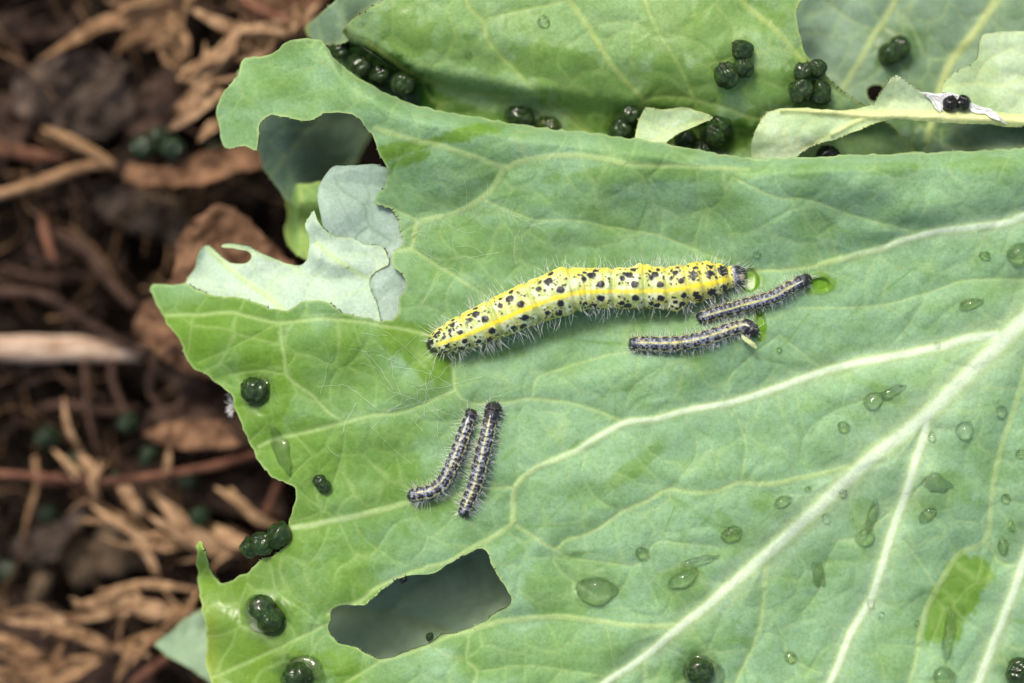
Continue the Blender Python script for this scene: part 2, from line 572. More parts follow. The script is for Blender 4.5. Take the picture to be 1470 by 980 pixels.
def crest_y(x):
    return np.interp(x, CREST[:, 0], CREST[:, 1])


def droop(X, Y):
    return -0.85 * sm((470 - X) / 300.0) ** 1.4


def main_z(X, Y):
    z = droop(X, Y)
    d = Y - crest_y(X)
    on = sm((X - 455) / 130)
    z = z + (0.12 + 0.30 * on) * np.exp(-(np.maximum(d - 14, 0) / 85.0) ** 2) * sm((X - 420) / 80)
    roll = np.clip((15 - d) / 30.0, 0, 1.6)
    z = z - (0.35 + 0.45 * on) * roll ** 2 * sm((X - 440) / 40)
    z = z - 0.40 * sm((X - 950) / 600) * sm((Y - 560) / 450)
    z = z + 0.42 * (fbm(X / 210, Y / 170, 4, 2) - 0.5) + 0.15 * (fbm(X / 75, Y / 60, 14, 2) - 0.5)
    # the leaf dips a little where the big caterpillar lies and swells between the long veins
    z = z - 0.10 * np.exp(-((Y - (500 - 0.22 * (X - 620))) / 55.0) ** 2) * sm((X - 560) / 80) * sm((1120 - X) / 80)
    z = z + 0.10 * np.exp(-((Y - (500 - 0.30 * (X - 1000))) / 45.0) ** 2) * sm((X - 760) / 120)
    # wavy lower left margin, spike curled up
    lo = sm((360 - X) / 70) * sm((Y - 740) / 60)
    z = z + lo * (0.10 * np.sin(Y / 17.0) + 0.35 * sm((840 - Y) / 60))
    return z


MAIN_OUT = [(466, 60), (448, 55), (427, 55), (412, 61), (400, 69), (394, 78), (387, 81), (376, 79), (367, 80), (352, 82), (344, 87), (343, 96),
            (346, 106), (338, 114), (329, 122), (321, 131), (316, 141), (310, 150), (308, 158), (311, 170), (315, 181), (317, 197), (319, 211), (330, 214),
            (344, 208), (359, 210), (368, 217), (371, 200), (371, 184), (374, 174), (381, 167), (396, 165), (405, 168), (414, 169), (428, 172), (442, 174),
            (455, 168), (469, 162), (480, 160), (491, 160), (506, 165), (515, 171), (521, 178), (534, 190), (538, 199), (540, 208), (543, 220), (552, 233),
            (557, 251), (552, 269), (538, 280), (538, 292), (561, 298), (570, 312), (577, 336), (578, 352), (564, 361), (561, 373),
            (564, 385), (577, 391), (584, 404), (581, 416), (572, 428), (574, 443), (564, 462), (546, 460), (524, 456), (494, 451), (482, 442),
            (469, 431), (452, 429), (436, 431), (423, 440), (408, 446), (393, 445), (371, 434), (350, 428), (316, 425), (292, 419), (273, 411), (267, 407),
            (240, 409), (218, 407), (215, 417), (228, 440), (240, 465), (258, 489), (266, 508), (275, 528), (292, 534), (304, 546), (322, 557),
            (332, 566), (336, 583), (344, 601), (352, 622), (362, 647), (375, 668), (390, 684), (411, 693), (425, 701), (427, 714), (419, 734), (413, 748),
            (417, 766), (412, 782), (396, 796), (371, 806), (359, 819), (344, 827), (329, 836), (316, 837), (306, 827), (298, 809), (292, 784), (286, 773),
            (282, 780), (283, 809), (286, 839), (289, 870), (295, 894), (296, 925), (295, 956), (301, 974), (310, 1000), (318, 1090), (1640, 1090),
            (1640, 206), (1470, 212), (1400, 216), (1300, 220), (1200, 223), (1080, 228), (1010, 216), (920, 200), (850, 191), (750, 180), (690, 168),
            (640, 160), (590, 148), (558, 135), (526, 119), (498, 100), (478, 80), (469, 68)]
HOLE = [(471, 904), (476, 873), (488, 868), (500, 868), (525, 870), (546, 848), (570, 831), (580, 829), (591, 826), (608, 824), (620, 822), (633, 817), (653, 803), (674, 793),
        (692, 787), (700, 789), (704, 807), (714, 824), (728, 845), (735, 859), (730, 872), (709, 881), (692, 895), (667, 905), (650, 909), (633, 912), (625, 918), (622, 923),
        (608, 925), (584, 935), (563, 945), (546, 947), (529, 942), (515, 930), (490, 924), (480, 919), (473, 912)]

MV = [
    V_([(1640, 330), (1540, 395), (1470, 459), (1421, 507), (1366, 559), (1331, 594), (1293, 625), (1265, 646), (1213, 692), (1161, 741), (1116, 782), (1067, 824),
        (1012, 872), (965, 909), (921, 945), (879, 973), (800, 1030)], [34, 31, 26, 24, 22, 17, 12, 9], 1, 'midrib'),
    V_([(1430, 480), (1386, 487), (1345, 499), (1265, 514), (1185, 532), (1116, 556), (1050, 577), (980, 590), (941, 601), (896, 608), (844, 636), (827, 647), (785, 664),
        (754, 682), (740, 699), (737, 723), (737, 751)], [16, 14, 13, 12, 11, 10, 10, 8, 7], 1, 'vein'),
    V_([(737, 751), (706, 772), (674, 789), (643, 807), (600, 818), (542, 842), (515, 862), (470, 880)], [7, 7, 6, 6], .9),
    V_([(737, 751), (765, 768), (796, 787), (813, 775), (855, 760), (893, 734), (928, 718), (959, 702), (980, 704), (1022, 706), (1064, 692), (1109, 694), (1161, 683),
        (1206, 673), (1240, 660)], [5, 5, 6, 6, 7, 7], .9),
    V_([(796, 787), (796, 807), (817, 831), (850, 850)], 3.5, .5), V_([(796, 787), (813, 798), (862, 807), (917, 810), (941, 779), (980, 780), (1030, 785)], 3.5, .55),
    V_([(917, 810), (930, 835), (942, 862)], 3, .4),
    V_([(1640, 278), (1540, 298), (1470, 310), (1438, 321), (1334, 334), (1265, 356), (1196, 374), (1150, 384), (1085, 389), (1040, 388)], [16, 14, 13, 12, 10, 8, 5, 4], 1, 'vein'),
    V_([(1600, 400), (1470, 401), (1386, 403), (1334, 419), (1282, 434), (1213, 441), (1144, 441)], [5, 4, 3], .6),
    V_([(539, 184), (594, 201), (653, 215), (723, 239), (744, 232), (806, 222), (862, 227), (914, 236), (980, 238), (1074, 243)], [7, 7, 7, 7, 6, 5], .85),
    V_([(723, 239), (709, 267), (692, 284), (653, 305), (605, 317), (594, 337), (588, 356), (566, 360)], [7, 7, 7, 6], .85),
    V_([(588, 356), (619, 375), (647, 393), (674, 410), (700, 425)], [6, 5, 4], .7), V_([(692, 284), (737, 305), (778, 316), (827, 316), (879, 326), (948, 338), (990, 355), (1040, 375)], [4, 3.5, 3.5], .65),
    V_([(538, 290), (565, 300), (605, 317)], 4, .7), V_([(605, 317), (572, 335)], 3, .5),
    V_([(1050, 252), (1109, 281), (1164, 288), (1227, 309), (1296, 328), (1340, 336)], [4, 4, 4], .6), V_([(930, 250), (950, 285), (948, 338)], 3, .4), V_([(1164, 288), (1190, 330), (1200, 372)], 3, .35),
    V_([(240, 452), (289, 451), (332, 448), (359, 454), (402, 462), (460, 457), (506, 460), (552, 468), (598, 476), (628, 486)], [5, 5, 5, 5], .8),
    V_([(402, 462), (404, 489), (408, 512), (411, 537), (427, 552), (448, 566), (470, 590), (494, 606)], [5, 5, 4, 3], .7), V_([(411, 537), (371, 532), (330, 538)], 4, .45),
    V_([(402, 462), (330, 500), (285, 520)], 3, .3), V_([(506, 460), (520, 500), (540, 540), (537, 596)], 3, .3),
    V_([(372, 640), (396, 629), (445, 618), (494, 606), (537, 596), (573, 592), (607, 580), (638, 567), (653, 559)], [5, 6, 5, 5], .75),
    V_([(648, 505), (650, 528), (653, 559), (667, 573), (681, 580), (723, 577), (765, 572), (827, 580), (869, 594), (896, 605)], [5, 5, 5, 5], .75),
    V_([(765, 572), (771, 542), (810, 528), (855, 514), (896, 506), (950, 500)], [4, 4, 3], .6),
    V_([(420, 758), (454, 752), (506, 741), (552, 731), (586, 722), (640, 714), (700, 702), (740, 699)], [8, 8, 7, 6, 5], .8),
    V_([(454, 752), (470, 720), (480, 690), (494, 640), (494, 606)], 3, .3), V_([(506, 741), (520, 770), (560, 800), (600, 818)], 3, .3),
    V_([(545, 949), (600, 932), (640, 914), (667, 907), (702, 897), (730, 890), (799, 885), (848, 890), (896, 897), (948, 899), (980, 897)], [5, 6, 7, 7, 7, 7], .9),
    V_([(545, 949), (501, 977), (470, 1000)], 5, .6), V_([(674, 909), (669, 945), (685, 963), (674, 990)], 5, .55), V_([(685, 963), (760, 955), (830, 965), (879, 973)], 3.5, .4),
    V_([(1331, 594), (1326, 630), (1310, 675), (1296, 720), (1279, 768), (1255, 848), (1223, 907), (1196, 970), (1150, 1070)], [15, 14, 13, 12, 11], 1, 'vein'),
    V_([(1640, 480), (1540, 640), (1500, 730), (1470, 807), (1449, 866), (1428, 918), (1407, 973), (1370, 1060)], [18, 17, 15, 14, 13], 1, 'vein'),
    V_([(1475, 520), (1463, 563), (1449, 608), (1438, 640), (1425, 702), (1416, 772), (1376, 796), (1345, 845), (1327, 883), (1314, 945), (1300, 1000)], [7, 7, 7, 7, 6], .8),
    V_([(1416, 772), (1435, 807), (1470, 810)], 5, .6), V_([(1345, 845), (1320, 805), (1296, 775)], 4, .55), V_([(1425, 702), (1450, 720), (1500, 726)], 3.5, .4),
    V_([(1102, 800), (1095, 855), (1088, 907), (1064, 963), (1040, 1020)], [7, 6, 6], .75), V_([(1088, 907), (1119, 914), (1135, 945), (1178, 966)], 3.5, .5),
    V_([(925, 942), (926, 973), (915, 1020)], [7, 6], .7), V_([(841, 650), (835, 675), (845, 700), (862, 720), (893, 734)], 3.5, .4),
    V_([(300, 975), (365, 946), (396, 931), (430, 915), (471, 895)], [5, 5, 5], .6), V_([(390, 818), (400, 850), (440, 880), (465, 900)], 3, .4), V_([(390, 818), (385, 790), (410, 765)], 4, .4),
    V_([(1050, 577), (1045, 545), (1080, 510), (1119, 480)], 3, .4), V_([(1185, 532), (1150, 505), (1119, 480)], 4, .5), V_([(1265, 514), (1300, 470), (1334, 419)], 3, .3), V_([(896, 608), (905, 560), (945, 530)], 3, .3),
    V_([(1050, 577), (1062, 610), (1070, 640), (1064, 692)], 3.5, .45), V_([(1331, 690), (1240, 765), (1205, 775)], 3.5, .5), V_([(1205, 775), (1190, 800), (1175, 850), (1150, 880)], 3, .4),
    V_([(980, 590), (1000, 640), (990, 670), (959, 702)], 3, .3), V_([(1161, 683), (1150, 640), (1180, 600), (1250, 570)], 3, .25),
]

RUB = [(600, 503, 42, 26, 25, 1), (372, 590, 45, 75, 15, 1), (330, 470, 110, 45, -25, .75), (460, 690, 130, 120, 0, .55), (920, 662, 48, 11, -38, .9), (1375, 850, 24, 66, 20, 1), (830, 830, 75, 32, 0, .75),
       (960, 838, 60, 18, 15, .8), (790, 862, 50, 22, 10, .7), (1020, 910, 70, 40, 30, .8), (330, 900, 45, 110, 0, .9), (620, 203, 90, 10, -14, .95), (600, 225, 28, 9, -20, .9), (720, 925, 150, 35, 8, .6),
       (1340, 715, 45, 22, -20, .7), (1265, 562, 62, 9, 27, .8), (1005, 740, 60, 6, 30, .6), (1110, 728, 60, 12, 25, .6), (1245, 760, 14, 40, -10, .6), (470, 500, 90, 30, 0, .5), (480, 850, 80, 60, 0, .5),
       (1150, 245, 340, 10, -2, .7), (430, 960, 60, 30, 0, .9), (1040, 745, 20, 6, 60, .7), (745, 790, 30, 8, -45, .6), (1300, 905, 30, 60, 20, .4), (1420, 620, 20, 50, 0, .3), (390, 130, 60, 10, -20, .3),
       (500, 560, 100, 60, 10, .35), (700, 360, 120, 30, 10, .4), (1000, 310, 160, 25, 5, .35), (820, 470, 110, 16, 12, .45), (1180, 580, 90, 12, 15, .35), (880, 930, 90, 25, 30, .5), (1180, 860, 40, 60, 20, .35), (1440, 700, 30, 60, 0, .4),
       (1078, 403, 13, 17, 10, 1), (1176, 409, 16, 12, 0, 1), (1091, 470, 9, 22, -15, 1)]
RUB = [(a, b, c * 1.15, d * 1.15, -e, f if a < 700 or f == 1 else f * 0.6) for a, b, c, d, e, f in RUB]
WETL = [(372, 600, 30, 60, -10, .8), (325, 910, 32, 90, 0, .85), (600, 503, 30, 18, 0, .7), (1375, 850, 20, 60, -20, .9), (1340, 690, 60, 40, 0, .5), (830, 835, 60, 25, 0, .7), (430, 965, 40, 25, 0, .9), (1005, 962, 35, 25, 0, .9), (380, 880, 45, 45, 0, .7),
        (1078, 403, 14, 18, 0, .8), (1176, 409, 15, 11, 0, .8), (1091, 470, 9, 22, 0, .8), (960, 838, 50, 16, -15, .7), (1345, 700, 40, 20, 0, .8)]


DROPWET = [(854, 848, 29, 20), (922, 795, 11, 10), (985, 826, 26, 15), (1050, 767, 17, 11), (1123, 720, 14, 8), (1160, 702, 6, 4), (1242, 772, 14, 13), (1252, 742, 8, 22), (1175, 825, 9, 20), (1135, 944, 8, 9),
           (1317, 895, 5, 5), (1331, 740, 13, 10), (1444, 716, 8, 7), (1440, 785, 9, 13), (1452, 755, 6, 9), (1362, 912, 10, 36), (1356, 972, 18, 15), (1466, 651, 9, 7), (1211, 613, 9, 9), (1260, 572, 22, 10), (1393, 436, 17, 8),
           (1464, 365, 20, 16), (1414, 367, 8, 7), (1119, 502, 5, 5), (404, 640, 12, 30)]


def main_bloom(X, Y, n1):
    b = 0.60 + 0.30 * sm((X - 430) / 420) - 0.30 * sm((470 - X) / 200) * sm((Y - 380) / 80) - 0.42 * sm((680 - X) / 300) * sm((Y - 400) / 120) + 0.95 * (n1 - 0.5)
    b = b + 0.18 * sm((Y - 300) / 300) * sm((X - 900) / 300)
    b = b * (0.75 + 0.5 * vnoise(X / 35, Y / 14, 77))
    fold = ell(X, Y, n1, RUB, 0.5)
    for cx, cy, rx, ry in DROPWET:
        q = np.hypot((X - cx) / rx, (Y - cy) / ry)
        fold = np.maximum(fold, 0.55 * sm((1.15 - q) / 0.4))
    # thin scratches where the bloom is rubbed off
    for k in range(70):
        r_ = np.random.default_rng(900 + k)
        x0, y0 = r_.uniform(480, 1470), r_.uniform(250, 970); an = r_.normal(-0.6, 0.5); ln = r_.uniform(10, 55); w = r_.uniform(1.2, 4)
        c0, c1 = int((x0 - ln * 2 - X[0, 0]) / 2), int((x0 + ln * 2 - X[0, 0]) / 2); r0, r1 = int((y0 - ln * 2 - Y[0, 0]) / 2), int((y0 + ln * 2 - Y[0, 0]) / 2)
        sl = np.s_[max(r0, 0):max(r1, 0), max(c0, 0):max(c1, 0)]
        dx, dy = X[sl] - x0, Y[sl] - y0
        u = dx * math.cos(an) + dy * math.sin(an); v = -dx * math.sin(an) + dy * math.cos(an)
        fold[sl] = np.maximum(fold[sl], r_.uniform(.25, .7) * np.exp(-(u / ln) ** 4 - (v / w) ** 2) * (0.3 + n1[sl]))
    return b * (1 - 0.95 * fold)


def main_wet(X, Y, n1):
    return ell(X, Y, n1, WETL, 0.5)


BITES = [(1076, 403, 13, 17), (1177, 409, 15, 10), (1092, 470, 8, 21), (1090, 447, 8, 6)]


def main_yel(X, Y, n1):
    y = 0.20 * sm((520 - X) / 260) * sm((Y - 560) / 200) + 0.7 * sm((325 - X) / 32) * sm((Y - 850) / 60)
    for cx, cy, rx, ry in BITES:
        q = np.hypot((X - cx) / rx, (Y - cy) / ry)
        y = y * (1 - sm((1.05 - q) / 0.3))
    return y


def main_bite(X, Y):
    y = 0 * X
    for cx, cy, rx, ry in BITES:
        q = np.hypot((X - cx) / rx, (Y - cy) / ry)
        y = np.maximum(y, sm((1.05 - q) / 0.25))
    return y


def main_zz(X, Y):
    z = main_z(X, Y)
    for cx, cy, rx, ry in BITES:
        q = np.hypot((X - cx) / rx, (Y - cy) / ry)
        z = z - 0.045 * sm((1.05 - q) / 0.22)
    # shallow water hollows under the wet droppings
    for cx, cy, r in ((365, 560, 26), (380, 880, 34), (432, 968, 34), (1005, 962, 30), (462, 694, 14)):
        z = z - 0.05 * np.exp(-((X - cx) ** 2 + (Y - cy) ** 2) / r ** 2)
    return z


main = Leaf(MAIN_OUT, [HOLE], main_zz, 2.0, MV, 1, 0.035, 2.1, 0.055, main_bloom, main_wet, main_yel, bitef=main_bite, stainf=lambda X, Y, n: ell(X, Y, n, [(365, 560, 26, 24, 0, .55), (380, 880, 34, 30, 0, .6), (432, 968, 34, 26, 0, .7), (1005, 962, 34, 24, 0, .6), (1462, 962, 30, 24, 0, .5)], 0.9))
main.build('cabbage_leaf', M_MAIN, 'large pale green cabbage leaf with branching white veins carrying the caterpillars', 'leaf', 'cabbage leaves', MV)

# --- upper leaf behind the fold
UP_OUT = [(549, 3), (530, 12), (511, 24), (498, 35), (490, 45), (480, 55), (472, 68), (472, 110), (520, 170), (600, 215), (750, 245), (1000, 270), (1300, 270), (1330, 235), (1290, 190), (1241, 152),
          (1215, 134), (1196, 118), (1175, 96), (1154, 76), (1147, 45), (1142, 14), (1150, 0), (1160, -60), (600, -60)]
UV = [V_([(660, -20), (674, 10), (692, 28), (702, 59), (744, 104), (778, 139), (844, 191)], [6, 6, 6, 5], .7), V_([(800, -30), (817, 0), (844, 38), (879, 94), (921, 142), (950, 200)], [7, 7, 7, 6], .8),
      V_([(918, -20), (928, 7), (945, 45), (976, 94), (1000, 150)], 5, .6), V_([(1060, -10), (1074, 10), (1109, 38), (1154, 87), (1200, 130)], [7, 7, 6], .75),
      V_([(921, 142), (970, 139), (1039, 153), (1088, 170), (1150, 160)], 5, .6), V_([(490, 48), (530, 62), (560, 85), (600, 110), (660, 130), (720, 138), (790, 140), (850, 190)], [6, 6, 5, 4], .55),
      V_([(692, 28), (760, 12), (817, 0)], 4, .5), V_([(844, 38), (900, 30), (945, 45)], 3, .4), V_([(1040, 100), (1000, 60), (945, 45)], 3, .4)]


def up_z(X, Y):
    d = crest_y(X) - Y
    z = -0.62 + 0.62 * sm((d + 10) / 150.0) - 0.12 * sm(-d / 60)
    z = z - (0.16 + 0.16 * sm((650 - X) / 100)) * np.exp(-(np.maximum(np.abs(d - 24) - 12, 0) / 20.0) ** 2)
    # edge roll at the left and soft fold ridge above the groove
    z = z + 0.10 * np.exp(-((d - 62) / 18.0) ** 2) * sm((X - 480) / 30) * sm((880 - X) / 120)
    z = z - 0.25 * sm((520 - X) / 50)
    z = z + 0.22 * (fbm(X / 130, Y / 110, 24, 3) - 0.5) - 0.25 * sm((X - 1100) / 130)
    return z


UPRUB = [(580, 30, 34, 40, 0, 1), (840, 130, 110, 42, 25, .95), (690, 80, 50, 20, 20, .7), (640, 150, 110, 16, 20, 1), (960, 40, 50, 60, 0, .6), (1010, 120, 90, 50, 0, 1), (1040, 60, 60, 60, 0, .8),
         (930, 180, 60, 30, 0, 1), (1090, 130, 60, 40, 0, 1), (1170, 120, 40, 50, 0, .9), (740, 30, 30, 20, 0, .5), (540, 100, 60, 24, 30, 1), (1000, 200, 80, 40, 0, 1)]
UPRUB = [(a, b, c * 1.1, d * 1.1, -e, f * 0.72) for a, b, c, d, e, f in UPRUB]
upper = Leaf(UP_OUT, [], up_z, 2.5, UV, 3, 0.035, 0.8, 0.05,
             lambda X, Y, n: (0.75 + 0.9 * (n - 0.5)) * (1 - 0.95 * ell(X, Y, n, UPRUB, 0.25)),
             lambda X, Y, n: ell(X, Y, n, UPRUB, 0.3) * 1.1, None, 0.75,
             stainf=lambda X, Y, n: ell(X, Y, n, [(540, 100, 92, 30, -33, 1.3), (520, 84, 50, 22, -33, 1.2), (640, 150, 60, 12, -20, .5), (757, 172, 40, 16, -15, .7), (895, 180, 30, 30, 0, .8), (1010, 196, 60, 34, 0, .95), (1055, 92, 34, 40, 0, .5), (1160, 118, 36, 36, 0, .6)], 0.8))
upper.build('cabbage_leaf', M_UPPER, 'wet bright green cabbage leaf along the top edge above the fold', 'leaf', 'cabbage leaves')

# --- blue green leaf at the top right
RE_OUT = [(1120, -60), (1120, 60), (1100, 200), (1080, 290), (1640, 290), (1640, -60)]
RV = [V_([(1290, -30), (1282, 7), (1258, 45), (1234, 87), (1213, 121), (1180, 180)], [9, 8, 7], .8), V_([(1460, -50), (1428, 3), (1400, 45), (1369, 83), (1352, 121), (1330, 200)], [12, 11, 9], .9, None),
      V_([(1282, 7), (1310, 40), (1330, 80), (1369, 83)], 4, .5), V_([(1258, 45), (1225, 30), (1180, 0)], 4, .5), V_([(1230, 190), (1270, 195), (1300, 210), (1320, 240)], 4, .6),
      V_([(1350, 185), (1352, 205), (1370, 212), (1420, 214), (1480, 208)], 3.5, .7), V_([(1320, 180), (1340, 195), (1352, 205)], 3.5, .7)]


def re_z(X, Y):
    return -1.05 + 0.25 * (fbm(X / 100, Y / 90, 31, 3) - 0.5) + 0.2 * sm((X - 1300) / 200) - 0.2 * np.exp(-((X - 1165) / 50) ** 2)


rear = Leaf(RE_OUT, [[(1245, 124), (1258, 120), (1272, 124), (1268, 138), (1256, 148), (1246, 142), (1243, 132)]], re_z, 3, RV, 5, 0.035, 1.0, 0.05,
            lambda X, Y, n: 0.75 + 1.0 * (n - 0.5) - 0.7 * ell(X, Y, n, [(1290, 70, 40, 35, 0, 1), (1200, 200, 110, 40, 0, 1), (1330, 110, 30, 30, 0, .6)], .5),
            lambda X, Y, n: ell(X, Y, n, [(1290, 70, 40, 30, 0, .7), (1320, 210, 40, 20, 0, .9), (1200, 205, 80, 30, 0, .5)]))
rear.build('cabbage_leaf', M_REAR, 'blue-green cabbage leaf lying deeper in the top right corner', 'leaf', 'cabbage leaves')

# --- pale torn piece at the right edge, chewed rib, small flap
pp = Leaf([(1640, 30), (1470, 45), (1438, 45), (1411, 49), (1404, 69), (1407, 82), (1392, 94), (1376, 101), (1355, 118), (1350, 140), (1400, 170), (1640, 180)], [],
          lambda X, Y: -0.40 + 0.15 * (fbm(X / 60, Y / 60, 8, 3) - 0.5) + 0.15 * sm((1420 - X) / 60), 3,
          [V_([(1355, 125), (1400, 118), (1440, 122), (1500, 100)], 4, .6), V_([(1400, 118), (1415, 90), (1450, 70), (1500, 60)], 3.5, .5), V_([(1440, 122), (1460, 135), (1500, 140)], 3, .5)], 8, 0.03, 1.2, 0.03,
          edge=0.4)
pp.build('leaf_fragment', M_RIB, 'pale torn leaf fragment at the right edge above the chewed rib', 'leaf', 'chewed leaf pieces')

RIB_OUT = [(1078, 215), (1081, 194), (1090, 176), (1102, 160), (1125, 155), (1150, 154), (1180, 157), (1213, 158), (1240, 154), (1255, 149), (1262, 138), (1268, 128), (1277, 115), (1286, 106), (1293, 109), (1300, 115),
           (1312, 124), (1324, 132), (1340, 137), (1352, 139), (1369, 135), (1380, 144), (1390, 153), (1421, 158), (1445, 162), (1470, 163), (1640, 168), (1640, 184), (1470, 181), (1450, 183), (1421, 178),
           (1370, 177), (1317, 173), (1282, 170), (1255, 177), (1232, 187), (1213, 194), (1195, 201), (1178, 205), (1167, 209), (1157, 215), (1140, 227), (1119, 238), (1100, 246), (1081, 240)]
RIBV = [V_([(1102, 158), (1150, 158), (1213, 163), (1255, 165), (1300, 166), (1380, 169), (1470, 173), (1640, 177)], [6, 9, 13, 16, 17, 17, 17], 1, 'rib'), V_([(1265, 160), (1230, 175), (1190, 195), (1150, 214)], [9, 7, 5], .8),
        V_([(1286, 112), (1280, 140), (1275, 162)], 4, .6)]
rib = Leaf(RIB_OUT, [], lambda X, Y: -0.10 - 0.14 * sm((1130 - X) / 60) * sm((Y - 180) / 60) + 0.10 * (fbm(X / 50, Y / 40, 9, 3) - 0.5) - 0.10 * sm((Y - 185) / 40)
           + 0.16 * sm((150 - Y) / 40), 2.0, RIBV, 9, 0.03, 1.0, 0.02, edge=0.5, ridge=0.5)
rib.build('chewed_leaf_strip', M_RIB, 'pale chewed leaf strip with thick yellow-green rib running to the right edge', 'leaf', 'chewed leaf pieces', RIBV)

fl = Leaf([(926, 153), (948, 158), (980, 153), (998, 158), (1012, 162), (1027, 168), (1010, 176), (991, 184), (970, 193), (958, 203), (945, 212), (925, 212), (910, 203), (913, 188), (917, 173)], [],
          lambda X, Y: -0.10 + 0.10 * sm((X - 930) / 90) - 0.08 * np.cos((Y - 180) / 18.0), 2.0, [V_([(925, 208), (950, 196), (985, 178), (1027, 168)], 4, .6)], 12, 0.03, 0.8, 0.0, edge=0.7)
fl.build('leaf_fragment', M_RIB, 'small pale torn leaf flap standing in the groove among the top droppings', 'leaf', 'chewed leaf pieces')

# --- pale undersides in the bitten notch on the left
B_OUT = [(262, 430), (262, 412), (267, 404), (280, 385), (284, 364), (290, 354), (296, 350), (306, 358), (322, 373), (334, 378), (345, 379), (357, 377), (363, 369), (360, 362), (350, 359), (340, 357), (328, 356), (318, 356),
         (316, 352), (328, 350), (340, 350), (352, 352), (362, 357), (375, 364), (390, 370), (410, 377), (430, 382), (440, 376), (442, 364), (445, 346), (441, 332), (436, 321), (445, 310), (451, 298), (454, 315), (466, 330),
         (478, 338), (488, 341), (506, 341), (525, 352), (546, 352), (555, 361), (560, 379), (543, 387), (533, 394), (530, 405), (532, 419), (541, 437), (546, 459), (548, 490), (400, 490), (300, 450)]
BV = [V_([(454, 349), (485, 373), (521, 396), (534, 402)], [6, 7, 5], .9), V_([(298, 354), (304, 361), (329, 385), (362, 410), (384, 425), (408, 446)], [7, 7, 7], .9), V_([(384, 404), (390, 425), (408, 446)], 4, .7),
      V_([(318, 353), (350, 355), (390, 371), (430, 384)], [6, 6, 6], .9), V_([(384, 404), (430, 395), (470, 400), (521, 396)], 3, .4)]


def b_z(X, Y):
    ye = np.interp(X, [260, 300, 350, 393, 408, 436, 469, 482, 494, 546, 560], [407, 421, 428, 445, 446, 431, 431, 442, 451, 460, 462])
    return -0.07 * sm((Y - ye - 1) / 14) + main_z(X, Y) - 0.072 - 0.06 * sm((430 - X) / 60) + 0.08 * (fbm(X / 45, Y / 40, 41, 2) - 0.5) * sm((560 - X) / 60) + 0.22 * sm((300 - X) / 30) * sm((400 - Y) / 40) + 0.10 * np.exp(-((Y - 372 - 0.3 * (X - 470)) / 14.0) ** 2) * sm((X - 440) / 20) * sm((540 - X) / 40)


pb = Leaf(B_OUT, [], b_z, 2.0, BV, 41, 0.03, 1.0, 0.03, lambda X, Y, n: 0.75 + 0.9 * (n - 0.5), None, None, 0.55)
pb.build('leaf_flap', M_PALE, 'pale mint underside of a torn leaf flap in the left notch', 'leaf', 'chewed leaf pieces')
A_OUT = [(477, 238), (506, 237), (537, 235), (552, 241), (620, 240), (620, 500), (520, 500), (500, 440), (470, 360), (460, 309), (456, 287), (457, 269), (463, 258), (469, 248)]
AV = [V_([(480, 255), (491, 272), (521, 293), (531, 324), (560, 345)], 3.5, .8), V_([(531, 324), (512, 340), (500, 370)], 3.5, .8), V_([(532, 390), (536, 420), (545, 450)], 3.5, .6), V_([(521, 293), (548, 290), (570, 300)], 3, .7)]
pa = Leaf(A_OUT, [], lambda X, Y: main_z(X, Y) - 0.10 + 0.02 * (fbm(X / 60, Y / 60, 44, 3) - 0.5), 2.5, AV, 44, 0.03, 1.0, 0.02, lambda X, Y, n: 0.7 + 0.8 * (n - 0.5), None, None, 0.35)
pa.build('leaf_flap', M_GREY, 'greyish underside of a leaf piece below the dark notch, behind the pale flap', 'leaf', 'chewed leaf pieces')

# --- deeper, out-of-focus leaves
c_ = Leaf([(340, 100), (350, 190), (371, 217), (378, 242), (393, 262), (410, 287), (430, 300), (480, 300), (500, 255), (520, 215), (545, 170), (540, 120), (480, 90)], [],
          lambda X, Y: -1.05 - 1.5 * sm((X - 400) / 150) + 0.1 * (fbm(X / 60, Y / 60, 51) - 0.5), 4, [V_([(380, 260), (430, 200), (470, 150)], [10, 8], .3)], 51, 0.035, 0.8, 0.03,
          lambda X, Y, n: 0.7 + 0.6 * (n - 0.5))
c_.build('cabbage_leaf', M_REAR, 'dark blue-green leaf inside the upper left notch, falling into shadow', 'leaf', 'cabbage leaves')
d_ = Leaf([(409, 292), (413, 279), (420, 268), (429, 262), (438, 265), (447, 263), (456, 260), (480, 260), (500, 380), (446, 374), (430, 368), (419, 360), (411, 346), (407, 330), (413, 312), (412, 302)], [],
          lambda X, Y: -1.0 + 0.1 * (fbm(X / 40, Y / 40, 53) - 0.5) - 0.5 * sm((432 - X) / 25) + 0.15 * np.sin(Y / 14.0), 3, [V_([(428, 264), (436, 300), (432, 340), (445, 370)], 5, .7)], 53, 0.035, 0.8, 0.03, lambda X, Y, n: 0.4 + 0 * X, None, lambda X, Y, n: 0.05 + 0.35 * sm((424 - X) / 15))
d_.build('cabbage_leaf', M_UPPER, 'small yellow-green leaf lobe left of the grey flap, out of focus', 'leaf', 'cabbage leaves')
e_ = Leaf([(436, 44), (440, 36), (454, 24), (466, 14), (476, 6), (485, -5), (500, -50), (640, -50), (590, 0), (545, 34), (515, 52), (492, 62), (478, 66), (462, 62), (445, 54)], [],
          lambda X, Y: -0.95 + 0.45 * np.exp(-((X - Y * 0.3 - 480) / 30.0) ** 2) + 0.0 * Y - 0.3 * sm((460 - X) / 30), 3, [V_([(490, 55), (510, 25), (545, 0)], 4, .6), V_([(500, 40), (490, 15), (500, -10)], 3, .5)], 57, 0.035, 0.8, 0.03,
          lambda X, Y, n: 0.75 + 0.5 * (n - 0.5), None, lambda X, Y, n: 0.6 * sm((452 - X) / 16))
